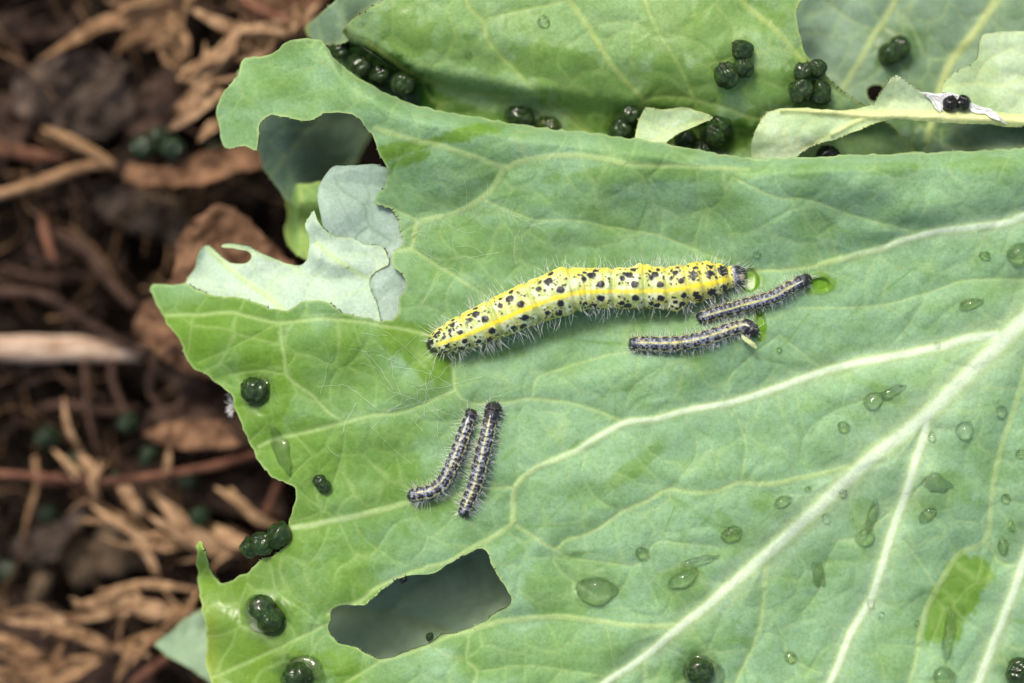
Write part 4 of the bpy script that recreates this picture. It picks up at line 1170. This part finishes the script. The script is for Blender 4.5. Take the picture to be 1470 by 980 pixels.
DR = [
    (854, 848, main, 29, 20, 0, .17, 'largest clear water drop right of the chewed hole', .25), (922, 795, main, 11, 10, 0, .09, 'round drop upper right of the largest water drop', 0),
    (980, 831, main, 21, 13, 30, .12, 'long bright drop left of the midrib, right of the largest drop', .2), (1001, 806, main, 24, 8, 15, .06, 'flat water streak adjoining the long bright drop near the midrib', .3),
    (1050, 767, main, 17, 11, 30, .10, 'oval drop just above the midrib, middle of three in a line', .1), (1123, 720, main, 14, 8, 20, .08, 'small oval drop close above the midrib, uppermost of three in a line', .2),
    (1160, 702, main, 6, 4, 30, .04, 'speck of water touching the midrib upper side', 0), (1210, 708, main, 6, 6, 0, .07, 'tiny bright bead on the lower edge of the midrib', 0),
    (1186, 744, main, 7, 7, 0, .08, 'tiny bright bead just below the midrib', 0), (1242, 772, main, 14, 13, 0, .11, 'round drop at the lower end of a water trail beside the side vein', .1),
    (1252, 742, main, 8, 25, -18, .05, 'narrow water trail above the round drop beside the side vein', 0), (1175, 825, main, 9, 21, 12, .05, 'narrow upright drop between the midrib and the side vein', 0),
    (1250, 866, main, 6, 8, 0, .07, 'white glinting bead on the thick side vein', 0), (1135, 944, main, 9, 10, 0, .08, 'round drop near the bottom edge left of the thick side vein', 0),
    (1317, 895, main, 4, 5, 0, .04, 'small speck of water by a thin vein in the lower right', 0), (1265, 883, main, 5, 6, 0, .04, 'faint small drop right of the thick side vein near its foot', 0),
    (1331, 740, main, 13, 10, 40, .07, 'irregular drop right of the side vein below a wet pool', .2), (1345, 694, main, 23, 12, -10, .05, 'shallow wet pool beside the upper side vein', 0),
    (1444, 716, main, 8, 7, 0, .07, 'small drop by the thin vein near the right edge', 0), (1440, 785, main, 8, 13, 0, .08, 'upright drop near the right edge above the thick vein', .1),
    (1452, 755, main, 5, 9, 10, .05, 'thin drop above the upright drop near the right edge', 0), (1362, 912, main, 9, 38, -5, .06, 'long wet trail in the dark patch at the lower right', 0),
    (1356, 972, main, 18, 15, 0, .10, 'large drop cut by the bottom edge below the dark patch', 0), (1466, 651, main, 9, 7, 0, .08, 'drop at the right edge level with the side vein fork', 0),
    (1385, 618, main, 14, 13, 0, .13, 'clear round drop right of the midrib fork', 0), (1438, 591, main, 9, 9, 0, .10, 'smaller round drop above right of the clear round one', 0),
    (1338, 627, main, 6, 8, 0, .07, 'tiny bright bead in the fork of midrib and side vein', 0), (1211, 613, main, 9, 9, 0, .08, 'small round drop between the long vein and the midrib', 0),
    (1254, 575, main, 16, 12, 20, .10, 'drop at the lower end of the wet streak above the midrib', .1), (1279, 563, main, 18, 8, 25, .06, 'flat streak of water joined to the drop above the midrib', .3),
    (1393, 436, main, 17, 8, 12, .07, 'flat oval drop between the upper vein and the long vein', .1), (1464, 365, main, 20, 16, 15, .14, 'large green-looking drop at the right edge below the upper vein', 0),
    (1414, 367, main, 8, 7, 0, .06, 'small drop left of the large one at the right edge', 0), (1086, 365, main, 6, 5, 0, .05, 'tiny drop above the head of the big caterpillar', 0),
    (1346, 495, main, 5, 4, 0, .05, 'glinting bead on the long vein near the midrib', 0), (1119, 502, main, 4, 4, 0, .04, 'tiny drop right of the bent small caterpillar', 0),
    (780, 30, upper, 9, 9, 0, .09, 'round bright green drop alone on the wet upper leaf', 0), (672, 78, upper, 5, 5, 0, .04, 'tiny drop on the wet upper leaf left of the round one', 0),
    (667, 170, upper, 10, 5, -10, .05, 'flat drop in the groove behind the fold', 0),
    (380, 884, main, 33, 26, -55, .10, 'film of water around the long double-lobed dropping', 0), (368, 562, main, 23, 20, 20, .07, 'film of water around the dropping on the left margin', 0),
    (436, 970, main, 34, 27, 0, .10, 'film of water around the dropping at the bottom edge, lower left', 0), (1010, 966, main, 30, 24, 0, .08, 'film of water around the dropping at the bottom edge, centre right', 0),
    (752, 168, upper, 27, 17, -20, .12, 'water film wrapping the dark dropping behind the fold', 0), (787, 181, upper, 22, 15, 0, .12, 'water film wrapping the bright green dropping behind the fold', 0),
    (540, 99, upper, 66, 19, -33, .24, 'long pool of water filling the groove around the row of droppings', 0),
    (404, 646, main, 12, 34, 20, .04, 'crescent of water on the left margin below the large dropping', 0),
]
for i, (px, py, sf, rx, ry, ro, h, lb, tl) in enumerate(DR):
    drop(px, py, sf, rx, ry, ro, h, lb, 100 + i, tl, soft=h <= 0.06)

# ------------------------------------------------------------------ silk
def silk(label, lines, r, seed, surf, lift=0.03):
    rng = np.random.default_rng(seed)
    paths = []
    for ln in lines:
        c = spline(ln, 6)
        w = rng.normal(0, 1.0, (len(c), 2)); w[0] = 0
        c = c + w * 0.9
        z = surf.z(c[:, 0], c[:, 1]) + lift + np.abs(rng.normal(0, 0.02, len(c)))
        z = np.convolve(np.pad(z, 2, 'edge'), np.ones(5) / 5, 'valid')
        X, Y, Z = at(c[:, 0], c[:, 1], z)
        paths.append((np.stack([X, Y, Z], -1), np.full(len(c), r * rng.uniform(.5, 1.2))))
    v, f = tubes(paths)
    o = mesh_obj('silk_threads', v, f, M_SILK)
    return tag(o, label, 'silk', None, 'stuff')


SL = [[(555, 500), (562, 520), (566, 545), (578, 572), (566, 585), (556, 590)], [(500, 555), (530, 578), (545, 590)], [(600, 560), (640, 555), (690, 540)], [(556, 590), (610, 575), (655, 560)], [(520, 478), (553, 482)],
      [(566, 585), (567, 602)], [(590, 600), (606, 617)], [(617, 532), (623, 548)], [(545, 545), (560, 560), (600, 575), (640, 605)], [(610, 560), (630, 590), (670, 600)], [(470, 640), (480, 652), (488, 655)], [(530, 610), (560, 640), (590, 665)]]
_r = np.random.default_rng(5)
for _ in range(24):
    x0, y0 = _r.normal(600, 70), _r.normal(555, 38)
    an = _r.uniform(0, 6.28); l_ = _r.uniform(25, 90)
    SL.append([(x0, y0), (x0 + l_ * .5 * math.cos(an) + _r.normal(0, 5), y0 + l_ * .5 * math.sin(an) + _r.normal(0, 5)), (x0 + l_ * math.cos(an), y0 + l_ * math.sin(an))])
silk('fine white silk threads around the tail of the big caterpillar', SL, 0.0012, 5, main, 0.010)
SL = []
for _ in range(34):
    x0, y0 = _r.uniform(560, 760), _r.uniform(300, 430)
    if y0 > 500 - 0.45 * (x0 - 560) - 40: continue
    an = _r.uniform(0, 6.28); l_ = _r.uniform(20, 70)
    SL.append([(x0, y0), (x0 + l_ * .5 * math.cos(an) + _r.normal(0, 6), y0 + l_ * .5 * math.sin(an) + _r.normal(0, 6)), (x0 + l_ * math.cos(an), y0 + l_ * math.sin(an))])
silk('faint silk threads on the leaf above the big caterpillar', SL, 0.0011, 6, main, 0.008)
SL = [[(1318, 131), (1335, 137), (1350, 138), (1362, 134), (1376, 138)], [(1336, 137), (1345, 150), (1353, 166)], [(1388, 150), (1410, 154), (1430, 163), (1442, 172)], [(1340, 140), (1348, 143), (1358, 150)], [(1400, 155), (1420, 160), (1445, 178)],
      [(1330, 135), (1342, 141), (1352, 141)], [(1345, 140), (1356, 137), (1366, 136)], [(1350, 141), (1350, 152), (1354, 160)]] * 3
silk('bright white torn silk strands on the chewed strip near the black pellets', SL, 0.005, 8, rib, 0.03)

for out_, lb_ in (([(1322, 131), (1330, 130), (1342, 135), (1352, 133), (1364, 131), (1378, 136), (1380, 146), (1366, 154), (1356, 152), (1348, 158), (1351, 164), (1342, 154), (1334, 141)], 'white torn silk sheet left of the two black pellets'),
                  ([(1386, 149), (1394, 146), (1404, 152), (1418, 155), (1428, 160), (1432, 167), (1438, 173), (1428, 170), (1414, 162), (1404, 163), (1392, 157)], 'white torn silk sheet right of the two black pellets')):
    w_ = Leaf(out_, [], lambda X, Y: rib.z(X, Y) + 0.035 + 0.03 * (fbm(X / 8, Y / 8, 2, 2) - .5), 1.5, [], 72, 0.006, 1.6, 0.0, edge=0)
    w_.build('silk_sheet', M_SILK, lb_, 'silk', 'torn silk on the chewed strip')

# silk tuft hanging on the left leaf edge
rt = np.random.default_rng(9)
pt = []
for _ in range(34):
    p0 = np.array(P(332 + rt.normal(0, 1.5), 562 + rt.uniform(0, 34), -0.62))
    pt.append((np.array([p0, p0 + rt.normal(0, .02, 3), p0 + rt.normal(0, .03, 3) + np.array([-.02, -.03, -.02])]), np.array([.008, .010, .004])))
v, f = tubes(pt)
tag(mesh_obj('silk_tuft', v, f, M_SILK), 'white fluffy tuft on the left leaf edge beside the large dropping', 'silk', None, 'stuff')

# torn flap by the bent caterpillar's head
tf = Leaf([(1064, 478), (1070, 484), (1078, 488), (1086, 492), (1087, 503), (1082, 497), (1074, 494), (1067, 488), (1062, 482)], [],
          lambda X, Y: main.z(X, Y) + 0.10 + 0.004 * (X - 1064), 1.5, [], 71, 0.02, 0.4, 0.0, edge=0.9)
tf.build('leaf_shred', M_RIB, 'tiny whitish leaf shred at the head of the bent caterpillar', 'leaf', 'chewed leaf pieces')

# ------------------------------------------------------------------ ground and litter
def axis(lo, hi, fine):
    c = np.arange(lo, hi + 1e-6, fine)
    g = []
    d = fine
    x = hi
    while x < 3000:
        d *= 1.6; x += d; g.append(x)
    g = np.array(g)
    return np.concatenate([lo - (g - hi)[::-1], c, g])


GZ = -5.0


def ground_z(X, Y):
    f = np.exp(-(np.maximum(np.hypot(X, Y) - 25, 0) / 60) ** 2)
    return GZ + f * (1.2 * (fbm(X / 1.6, Y / 1.6, 70, 5) - 0.5) + 0.5 * (fbm(X / .45, Y / .45, 75, 3) - 0.5)) + 0.6 * (fbm(X / 9, Y / 9, 71, 3) - 0.5)


gx, gy = axis(-13, 13, 0.09), axis(-9, 9, 0.09)
GX, GY = np.meshgrid(gx, gy)
GZZ = ground_z(GX, GY)
gi = np.arange(GX.size).reshape(GX.shape)
gf = np.stack([gi[:-1, :-1], gi[:-1, 1:], gi[1:, 1:], gi[1:, :-1]], -1).reshape(-1, 4)
tag(mesh_obj('ground', np.stack([GX, GY, GZZ], -1).reshape(-1, 3), gf, M_SOIL, None, (0, 0, 0)), 'dark crumbly garden soil under the leaves', None, None, 'structure')


def blade_mesh(name, pts, w, z0, z1, mat, parent=None, flat=0.35, seed=0, taper=(0.25, 1, 1, 0.15), arch=0.0, nT=8, label=None, cat=None, group=None, twist=0.0):
    """a dry blade, stalk or stick along photo points"""
    c = spline(pts, 8)
    n = len(c)
    t = np.linspace(0, 1, n)
    z = z0 + (z1 - z0) * t + arch * np.sin(np.pi * t)
    X, Y, Z = at(c[:, 0], c[:, 1], z)
    p = np.stack([X, Y, Z], -1)
    tg = np.gradient(p, axis=0); tg /= np.linalg.norm(tg, axis=1, keepdims=True) + 1e-12
    side = np.cross(tg, (0, 0, 1.0)); side /= np.linalg.norm(side, axis=1, keepdims=True) + 1e-12
    up = np.cross(side, tg)
    r = w / 200.0 * np.interp(t, np.linspace(0, 1, len(taper)), taper)
    r = r * (1 + 0.25 * (vnoise(t * 7, t * 0 + seed, seed) - 0.5))
    V = []
    for i in range(n):
        tw = twist * t[i] + 0.5 * (float(vnoise(t[i] * 3, seed, 3)) - 0.5)
        for j in range(nT):
            a = 2 * math.pi * j / nT
            u, v = math.cos(a), flat * math.sin(a) + (0.25 * math.cos(2 * a) if flat < 0.6 else 0)
            uu = u * math.cos(tw) - v * math.sin(tw); vv = u * math.sin(tw) + v * math.cos(tw)
            V.append(p[i] + r[i] * (uu * side[i] + vv * up[i]))
    F = []
    for i in range(n - 1):
        for j in range(nT):
            k = (j + 1) % nT
            F.append((i * nT + j, (i + 1) * nT + j, (i + 1) * nT + k, i * nT + k))
    F.append(tuple(range(nT))); F.append(tuple((n - 1) * nT + j for j in range(nT))[::-1])
    org = p[0] if parent is None else None
    o = mesh_obj(name, np.array(V), F, mat, parent, org)
    if label: tag(o, label, cat, group)
    return o


def frond(label, stem, sw, blades, z, mat, smat, seed):
    root = empty('dry_frond', P(stem[0][0], stem[0][1], z))
    tag(root, label, 'dry plant', 'dry fronds in the litter')
    blade_mesh('stem', stem, sw, z, z + 0.2, smat, root, 0.8, seed, (1, 1, .8, .4))
    rr_ = np.random.default_rng(300 + seed)
    sp = spline(stem, 6); blades = list(blades)
    for k in range(16):
        i_ = int(rr_.integers(1, len(sp) - 1)); tg = sp[min(i_ + 1, len(sp) - 1)] - sp[i_ - 1]; an = math.atan2(tg[1], tg[0]) + math.pi + rr_.choice([-1, 1]) * rr_.uniform(.25, .8); l_ = rr_.uniform(30, 85)
        x0, y0 = sp[i_]; bn = rr_.normal(0, .25)
        blades.append(([(x0, y0), (x0 + .5 * l_ * math.cos(an), y0 + .5 * l_ * math.sin(an)), (x0 + l_ * math.cos(an + bn), y0 + l_ * math.sin(an + bn))], rr_.uniform(5, 12)))
    for i, (pts, w) in enumerate(blades):
        blade_mesh('blade', pts, w, z + 0.15 + 0.25 * ((i * 37) % 10) / 10, z + 0.1 + 0.35 * ((i * 53) % 10) / 10, mat, root, 0.28, seed + i, (0.45, 1, .9, .2), 0.15, twist=0.5 * ((i % 3) - 1))
    return root


frond('dry tan frond with broad blades in the top left corner', [(262, -30), (256, 30), (258, 80), (262, 130)], 8,
      [([(250, 10), (194, 24), (146, 35), (104, 59), (55, 87)], 24), ([(250, 22), (222, 38), (187, 55), (166, 78)], 24), ([(257, 21), (245, 45), (228, 58), (204, 70)], 22), ([(256, 0), (225, -2), (190, 6), (170, 18)], 20),
       ([(262, 40), (268, 70), (262, 100)], 14), ([(250, 5), (200, 10), (150, 0)], 16)], -3.7, M_TAN, M_TAN, 1)
frond('dry tan frond beside the upper left leaf lobe', [(470, 25), (434, 42), (389, 59), (347, 83), (305, 104), (278, 128), (253, 162)], 15,
      [([(278, 14), (300, 26), (319, 35), (340, 42), (380, 47), (412, 49)], 20), ([(420, 50), (380, 40), (330, 48), (322, 60)], 16), ([(330, 90), (300, 100), (282, 108), (262, 112), (268, 102), (290, 84)], 20), ([(333, 69), (310, 80), (285, 95), (266, 112)], 22),
       ([(305, 104), (290, 125), (270, 145), (248, 158)], 24), ([(320, 130), (290, 150), (262, 172), (240, 188)], 26), ([(318, 172), (305, 182), (292, 194), (284, 204)], 22), ([(345, 60), (330, 75), (318, 90)], 12)], -3.0, M_TAN2, M_TAN, 2)
frond('dry pale frond with long blades at the middle left, below the red stem', [(115, 640), (125, 700), (153, 730), (194, 748), (222, 772), (278, 789), (350, 790)], 9,
      [([(149, 700), (138, 680), (128, 668), (118, 655), (113, 640)], 18), ([(205, 745), (196, 728), (187, 716), (178, 700), (170, 683)], 22), ([(350, 792), (310, 786), (290, 775), (271, 761), (243, 730), (215, 704)], 32),
       ([(402, 760), (385, 750), (368, 744), (345, 722), (309, 700)], 18), ([(360, 782), (335, 775), (318, 765), (300, 750)], 26), ([(280, 790), (250, 762), (222, 745), (205, 733)], 14), ([(240, 800), (200, 770), (160, 745), (130, 725)], 14),
       ([(330, 700), (345, 725), (352, 745)], 12), ([(228, 830), (215, 800), (198, 778), (180, 756)], 16), ([(235, 700), (240, 670), (243, 640)], 14)], -3.3, M_TAN2, M_TAN, 3)
frond('dry pale frond lying horizontally at the lower left', [(-40, 900), (35, 876), (87, 886), (132, 880), (180, 872), (230, 878), (300, 884)], 9,
      [([(285, 846), (243, 841), (215, 838), (191, 840), (139, 850)], 12), ([(288, 879), (250, 880), (215, 872), (167, 862), (120, 866), (104, 868)], 24), ([(200, 868), (150, 880), (100, 888), (40, 876)], 18), ([(210, 842), (180, 846), (150, 858), (125, 866)], 14),
       ([(120, 882), (80, 892), (40, 894), (5, 890)], 16)], -3.2, M_TAN2, M_TAN, 4)
frond('dry tan frond across the bottom left corner', [(257, 897), (194, 918), (146, 940), (104, 946), (69, 950), (0, 960), (-50, 960)], 10,
      [([(69, 948), (35, 933), (10, 920), (-20, 908)], 22), ([(164, 936), (150, 926), (139, 921), (104, 908), (66, 904)], 24), ([(100, 950), (60, 962), (20, 964), (-30, 972)], 22), ([(146, 945), (110, 965), (70, 985), (30, 1000)], 20), ([(190, 922), (180, 950), (165, 985)], 14),
       ([(40, 958), (10, 940), (-30, 935)], 18), ([(230, 905), (205, 930), (185, 960)], 12), ([(90, 975), (50, 975), (0, 985)], 18)], -3.0, M_TAN, M_TAN, 5)

ST = [([(-40, 678), (0, 680), (69, 685), (132, 692), (208, 685), (295, 671), (361, 654), (420, 640)], 14, -3.1, M_STEM, 'thin reddish stem running across the left below the pale straw', (1, 1, 1, 1)),
      ([(-30, 421), (52, 421), (104, 448), (149, 476), (208, 511)], 18, -3.6, M_STEMD, 'dark brown curved stem left of the leaf tip', (1, 1, 1, .6)),
      ([(59, 327), (121, 355), (156, 400), (194, 441)], 24, -3.9, M_STEMD, 'thick brown stem above the dark curved one', (.6, 1, 1, .8)),
      ([(184, 990), (215, 962), (243, 942), (265, 925)], 18, -2.9, M_STEM, 'short reddish stem at the bottom left beside the grey-green leaf tip', (1, 1, 1, .7)),
      ([(402, 688), (392, 712), (382, 737), (376, 760)], 11, -3.2, M_STEM, 'short orange stalk in the gap beside the left leaf edge', (1, 1, 1, 1)),
      ([(-30, 284), (0, 278), (62, 260), (121, 239), (163, 236)], 17, -3.5, M_TAN, 'tan stalk sloping up toward the curled brown leaf', (1, 1, 1.2, .8)),
      ([(62, 184), (90, 195), (115, 208), (140, 222), (165, 240)], 18, -3.4, M_TAN, 'short tan stalk meeting the sloping one from above', (.5, 1, 1, .8)),
      ([(-30, 212), (0, 215), (50, 222), (95, 228)], 20, -3.8, M_STEM, 'reddish brown stalk at the left edge above the sloping stalk', (1, 1, 1, .5)),
      ([(120, 520), (124, 560), (128, 600), (140, 650)], 10, -3.6, M_STEMD, 'thin upright brown stalk under the pale straw', (1, 1, .8, .6)),
      ([(165, 500), (160, 540), (175, 580), (190, 610)], 12, -3.7, M_STEMD, 'thin brown stalk leaning left of the orange dry leaf', (1, 1, .8, .6)),
      ([(40, 590), (90, 580), (150, 590), (200, 585)], 14, -3.9, M_STEMD, 'dim brown stalk lying level below the pale straw', (.6, 1, 1, .6)),
      ([(225, 500), (215, 560), (235, 590), (250, 640)], 12, -3.5, M_STEMD, 'brown twisted stalk below the orange dry leaf', (1, 1, .8, .6)),
      ([(0, 380), (60, 400), (130, 395), (180, 380)], 12, -4.2, M_STEMD, 'dim stalk crossing under the thick brown stem', (.6, 1, 1, .6)),
      ([(50, 655), (52, 700), (40, 740), (34, 770)], 9, -3.5, M_TAN, 'thin tan stalk hanging below the red stem at the far left', (1, 1, .8, .6)),
      ([(330, -20), (365, 10), (400, 25), (450, 45)], 14, -3.2, M_STEM, 'reddish stem at the top edge beside the frond', (1, 1, 1, .7)),
      ([(60, 310), (66, 340), (80, 380)], 16, -3.7, M_STEM, 'short reddish stub at the left under the sloping stalk', (.8, 1, .8, .4))]
for i, (p_, w, z_, m_, lb, tp_) in enumerate(ST):
    blade_mesh('dry_twig', p_, w, z_, z_ + 0.15, m_, None, 0.85, 40 + i, tp_, 0.08, 9, lb, 'twig', 'dry twigs in the litter')
blade_mesh('straw', [(-80, 500), (0, 500), (60, 501), (110, 500), (150, 503), (205, 509)], 42, -3.2, -3.75, M_STRAW, None, 0.6, 90, (1, 1, 1, 1, .9, .5), 0, 12, 'thick pale cream straw at the left edge', 'straw')


def dry_leaf(label, out, z, mat, seed, amp=0.3, tilt=(0, 0), veins=(), curl=0.0):
    o = np.array(out, float); cx, cy = o.mean(0)

    def zf(X, Y):
        r = np.hypot(X - cx, Y - cy)
        return z + tilt[0] * (X - cx) / 100 + tilt[1] * (cy - Y) / 100 + amp * 2 * (fbm(X / 45, Y / 45, seed, 3) - 0.5) + curl * (r / 100) ** 2
    L = Leaf(out, [], zf, 4, list(veins), seed, 0.03, 3.0, 0.06, edge=0, net=3.0)
    return L.build('dry_leaf', mat, label, 'dry leaf', 'dry leaves on the soil')


dry_leaf('orange-brown dry leaf beneath the pale flap', [(230, 420), (250, 395), (253, 345), (272, 322), (300, 300), (316, 291), (345, 305), (375, 335), (408, 368), (440, 400), (420, 470), (300, 470)], -2.2, M_BROWN, 81, 0.22, (0.1, 0.1),
         [V_([(316, 295), (325, 350), (320, 420)], 9, 1), V_([(322, 330), (350, 345), (390, 380)], 6, 1), V_([(322, 345), (290, 360), (262, 385)], 6, 1)])
dry_leaf('orange-brown curled dry leaf left of the green leaf tip', [(222, 424), (205, 435), (189, 462), (198, 490), (230, 512), (262, 535), (300, 545), (320, 480), (270, 430)], -2.5, M_BROWN, 82, 0.25, (0.3, 0))
dry_leaf('brown dead leaf below the left leaf margin', [(215, 520), (250, 525), (285, 545), (320, 560), (360, 600), (370, 640), (300, 650), (240, 640), (200, 620), (215, 590), (260, 575)], -3.2, M_DARKLEAF, 83, 0.35, (0.1, -0.1))
dry_leaf('small tan dead leaf above the red stem', [(204, 625), (240, 605), (290, 600), (330, 610), (345, 640), (290, 645), (240, 640)], -2.9, M_BROWN, 84, 0.25, (0, .1))
dry_leaf('large dull grey-brown dead leaf in the upper left', [(20, 110), (60, 85), (110, 75), (170, 80), (200, 110), (190, 160), (160, 195), (110, 200), (60, 180), (20, 160)], -4.0, M_GREYLEAF, 85, 0.35)
dry_leaf('grey-brown dead leaf at the left edge', [(-30, 130), (30, 140), (50, 180), (20, 215), (-30, 210)], -4.1, M_DARKLEAF, 86, 0.3)
dry_leaf('dark brown drooping dead leaf in the upper middle left', [(165, 255), (175, 200), (190, 160), (205, 120), (240, 90), (262, 110), (255, 160), (235, 190), (200, 215), (180, 250)], -3.5, M_DARKLEAF, 87, 0.3, (0.2, 0.2))
dry_leaf('curled reddish brown leaf cupping green droppings', [(178, 258), (185, 232), (230, 240), (270, 228), (300, 212), (345, 205), (385, 215), (400, 240), (340, 245), (300, 262), (240, 268), (200, 266)], -3.0, M_BROWN, 88, 0.30, (0.2, -0.5))
dry_leaf('reddish brown dead leaf at the top edge', [(320, -30), (333, 5), (350, 25), (385, 35), (420, 25), (455, 18), (490, -30)], -3.4, M_BROWN, 89, 0.3, (0, .2))
dry_leaf('dim brown dead leaf below the curled leaf', [(130, 265), (180, 270), (240, 290), (280, 330), (250, 350), (190, 330), (140, 310)], -4.1, M_GREYLEAF, 90, 0.3)
dry_leaf('brownish dead leaf in the lower left below the red stem', [(12, 780), (40, 765), (90, 745), (115, 725), (130, 735), (100, 770), (85, 800), (50, 812), (20, 800)], -3.6, M_GREYLEAF, 91, 0.3)
dry_leaf('dark dead leaf at the top left edge', [(-30, 30), (20, 20), (60, 25), (100, 20), (110, 45), (50, 55), (0, 60), (-30, 70)], -4.2, M_DARKLEAF, 92, 0.25)
dry_leaf('brown dead leaf behind the lower frond', [(150, 690), (210, 660), (280, 690), (340, 680), (400, 690), (410, 740), (340, 740), (260, 720), (190, 740)], -4.0, M_DARKLEAF, 93, 0.3)
dry_leaf('dim brown dead leaf in the bottom left corner', [(-30, 860), (40, 850), (120, 900), (200, 930), (230, 1000), (-30, 1010)], -4.1, M_DARKLEAF, 94, 0.3)


def stone(px, py, z, r, seed, label, sx=1.0, sy=1.0, mat=None):
    import bmesh
    b = bmesh.new()
    bmesh.ops.create_icosphere(b, subdivisions=3, radius=1)
    for v in b.verts:
        k = 1 + 1.1 * (float(fbm(v.co.x * 1.6 + seed, v.co.y * 1.6 + v.co.z * 1.7, seed, 4)) - 0.5)
        v.co = Vector((v.co.x * k * sx, v.co.y * k * sy, v.co.z * k * 0.6)) * (r / 100)
    me = bpy.data.meshes.new('stone'); b.to_mesh(me); b.free()
    me.polygons.foreach_set('use_smooth', np.ones(len(me.polygons), bool))
    me.materials.append(mat or M_STONE)
    o = link(bpy.data.objects.new('stone', me)); o.location = P(px, py, z); o.rotation_euler[2] = seed
    return tag(o, label, 'stone', 'stones and bark on the soil')


stone(172, 785, -4.0, 48, 3, 'brownish stone between the two lower left fronds', 1.0, 1.1)
stone(120, 810, -4.2, 34, 5, 'small dark stone left of the brownish stone', 1.0, 1.0)
stone(215, 305, -4.3, 50, 6, 'grey stone under the curled reddish brown leaf', 1.2, .8)
stone(270, 340, -4.3, 34, 8, 'pale grey stone left of the orange dry leaf', .8, 1.0)
stone(55, 845, -3.9, 26, 9, 'small grey stone above the horizontal pale frond', .6, 1.2)

GP = [(205, 210, -3.1, 21, 18, 0, 'left green dropping of three on the curled brown leaf'), (228, 200, -3.0, 18, 18, 40, 'middle green dropping of three on the curled brown leaf'), (248, 213, -2.9, 20, 17, 10, 'right green dropping of three on the curled brown leaf'),
      (68, 628, -3.9, 20, 18, 30, 'blurred green dropping on the soil at the far left above the red stem'), (184, 607, -3.4, 17, 15, 70, 'blurred green dropping on the soil right of the upright stalk'), (112, 660, -3.8, 18, 16, 30, 'blurred green dropping just above the red stem'),
      (214, 655, -3.4, 18, 15, 60, 'blurred green dropping touching the red stem from above'), (286, 741, -3.0, 18, 15, 10, 'blurred green dropping among the lower left frond blades'), (165, 688, -3.5, 14, 12, 10, 'small green dropping below the red stem'),
      (270, 690, -3.7, 16, 13, 0, 'dim green dropping behind the lower frond, right of the small one'), (68, 738, -3.8, 16, 14, 0, 'dim green dropping below the red stem at the far left'), (310, 215, -3.2, 14, 12, 0, 'small green dropping right of the three on the brown leaf'),
      (10, 820, -3.8, 18, 14, 50, 'dim green dropping at the left edge above the horizontal frond')]
for px, py, z_, rl, rw, ro, lb in GP:
    pellet(px, py, z_, rl, rw, ro, lb, 1, 's', 'droppings fallen on the soil')

# loose crumbs, bark bits and needles filling the litter
import bmesh
rc = np.random.default_rng(33)
V = []; F = []; off = 0
for _ in range(800):
    px, py = rc.uniform(-90, 470), rc.uniform(-60, 1040)
    z_ = -4.55 + rc.uniform(-0.25, 0.45)
    an = rc.uniform(0, 6.28); ln = rc.uniform(.06, .5) if rc.random() < .5 else rc.uniform(.04, .12); w = rc.uniform(.02, .06)
    p0 = np.array(P(px, py, z_)); d = np.array([math.cos(an), math.sin(an), rc.normal(0, .25)]); s_ = np.array([-d[1], d[0], rc.normal(0, .3)]); u_ = np.array([0, 0, 1.0])
    for sgn in (-1, 1):
        for a_, b_ in ((1, .5), (-1, .5), (-.6, -1), (.7, -.9)):
            V.append(p0 + sgn * d * ln / 2 * rc.uniform(.8, 1.1) + s_ * w * a_ * rc.uniform(.6, 1.2) + u_ * w * b_ * .8)
    for q in ((0, 1, 2, 3), (7, 6, 5, 4), (0, 4, 5, 1), (1, 5, 6, 2), (2, 6, 7, 3), (3, 7, 4, 0)):
        F.append(tuple(off + k for k in q))
    off += 8
tag(mesh_obj('plant_litter', np.array(V), F, M_CRUMB, smooth=False), 'loose crumbs and bits of dead plant matter scattered over the soil', 'litter', None, 'stuff')

for nm_, mt_, cnt_, lb_ in (('dry_fibres', M_TAN, 150, 'thin tan plant fibres and needles tangled over the soil'), ('dry_rootlets', M_STEMD, 170, 'thin dark brown rootlets and fibres tangled over the soil')):
    pt = []
    for _ in range(cnt_):
        x0, y0 = rc.uniform(-80, 440), rc.uniform(-50, 1030)
        an = rc.normal(0.1, 0.9); l_ = rc.uniform(30, 150); bd = rc.normal(0, .5); zz = -4.2 + rc.uniform(-.3, .9)
        q = spline([(x0, y0), (x0 + .5 * l_ * math.cos(an), y0 + .5 * l_ * math.sin(an)), (x0 + l_ * math.cos(an + bd), y0 + l_ * math.sin(an + bd))], 10)
        X, Y, Z = at(q[:, 0], q[:, 1], zz + rc.normal(0, .15) * np.linspace(0, 1, len(q)))
        pt.append((np.stack([X, Y, Z], -1), rc.uniform(.012, .038) * np.linspace(1, .3, len(q))))
    v, f = tubes(pt)
    tag(mesh_obj(nm_, v, f, mt_), lb_, 'litter', None, 'stuff')
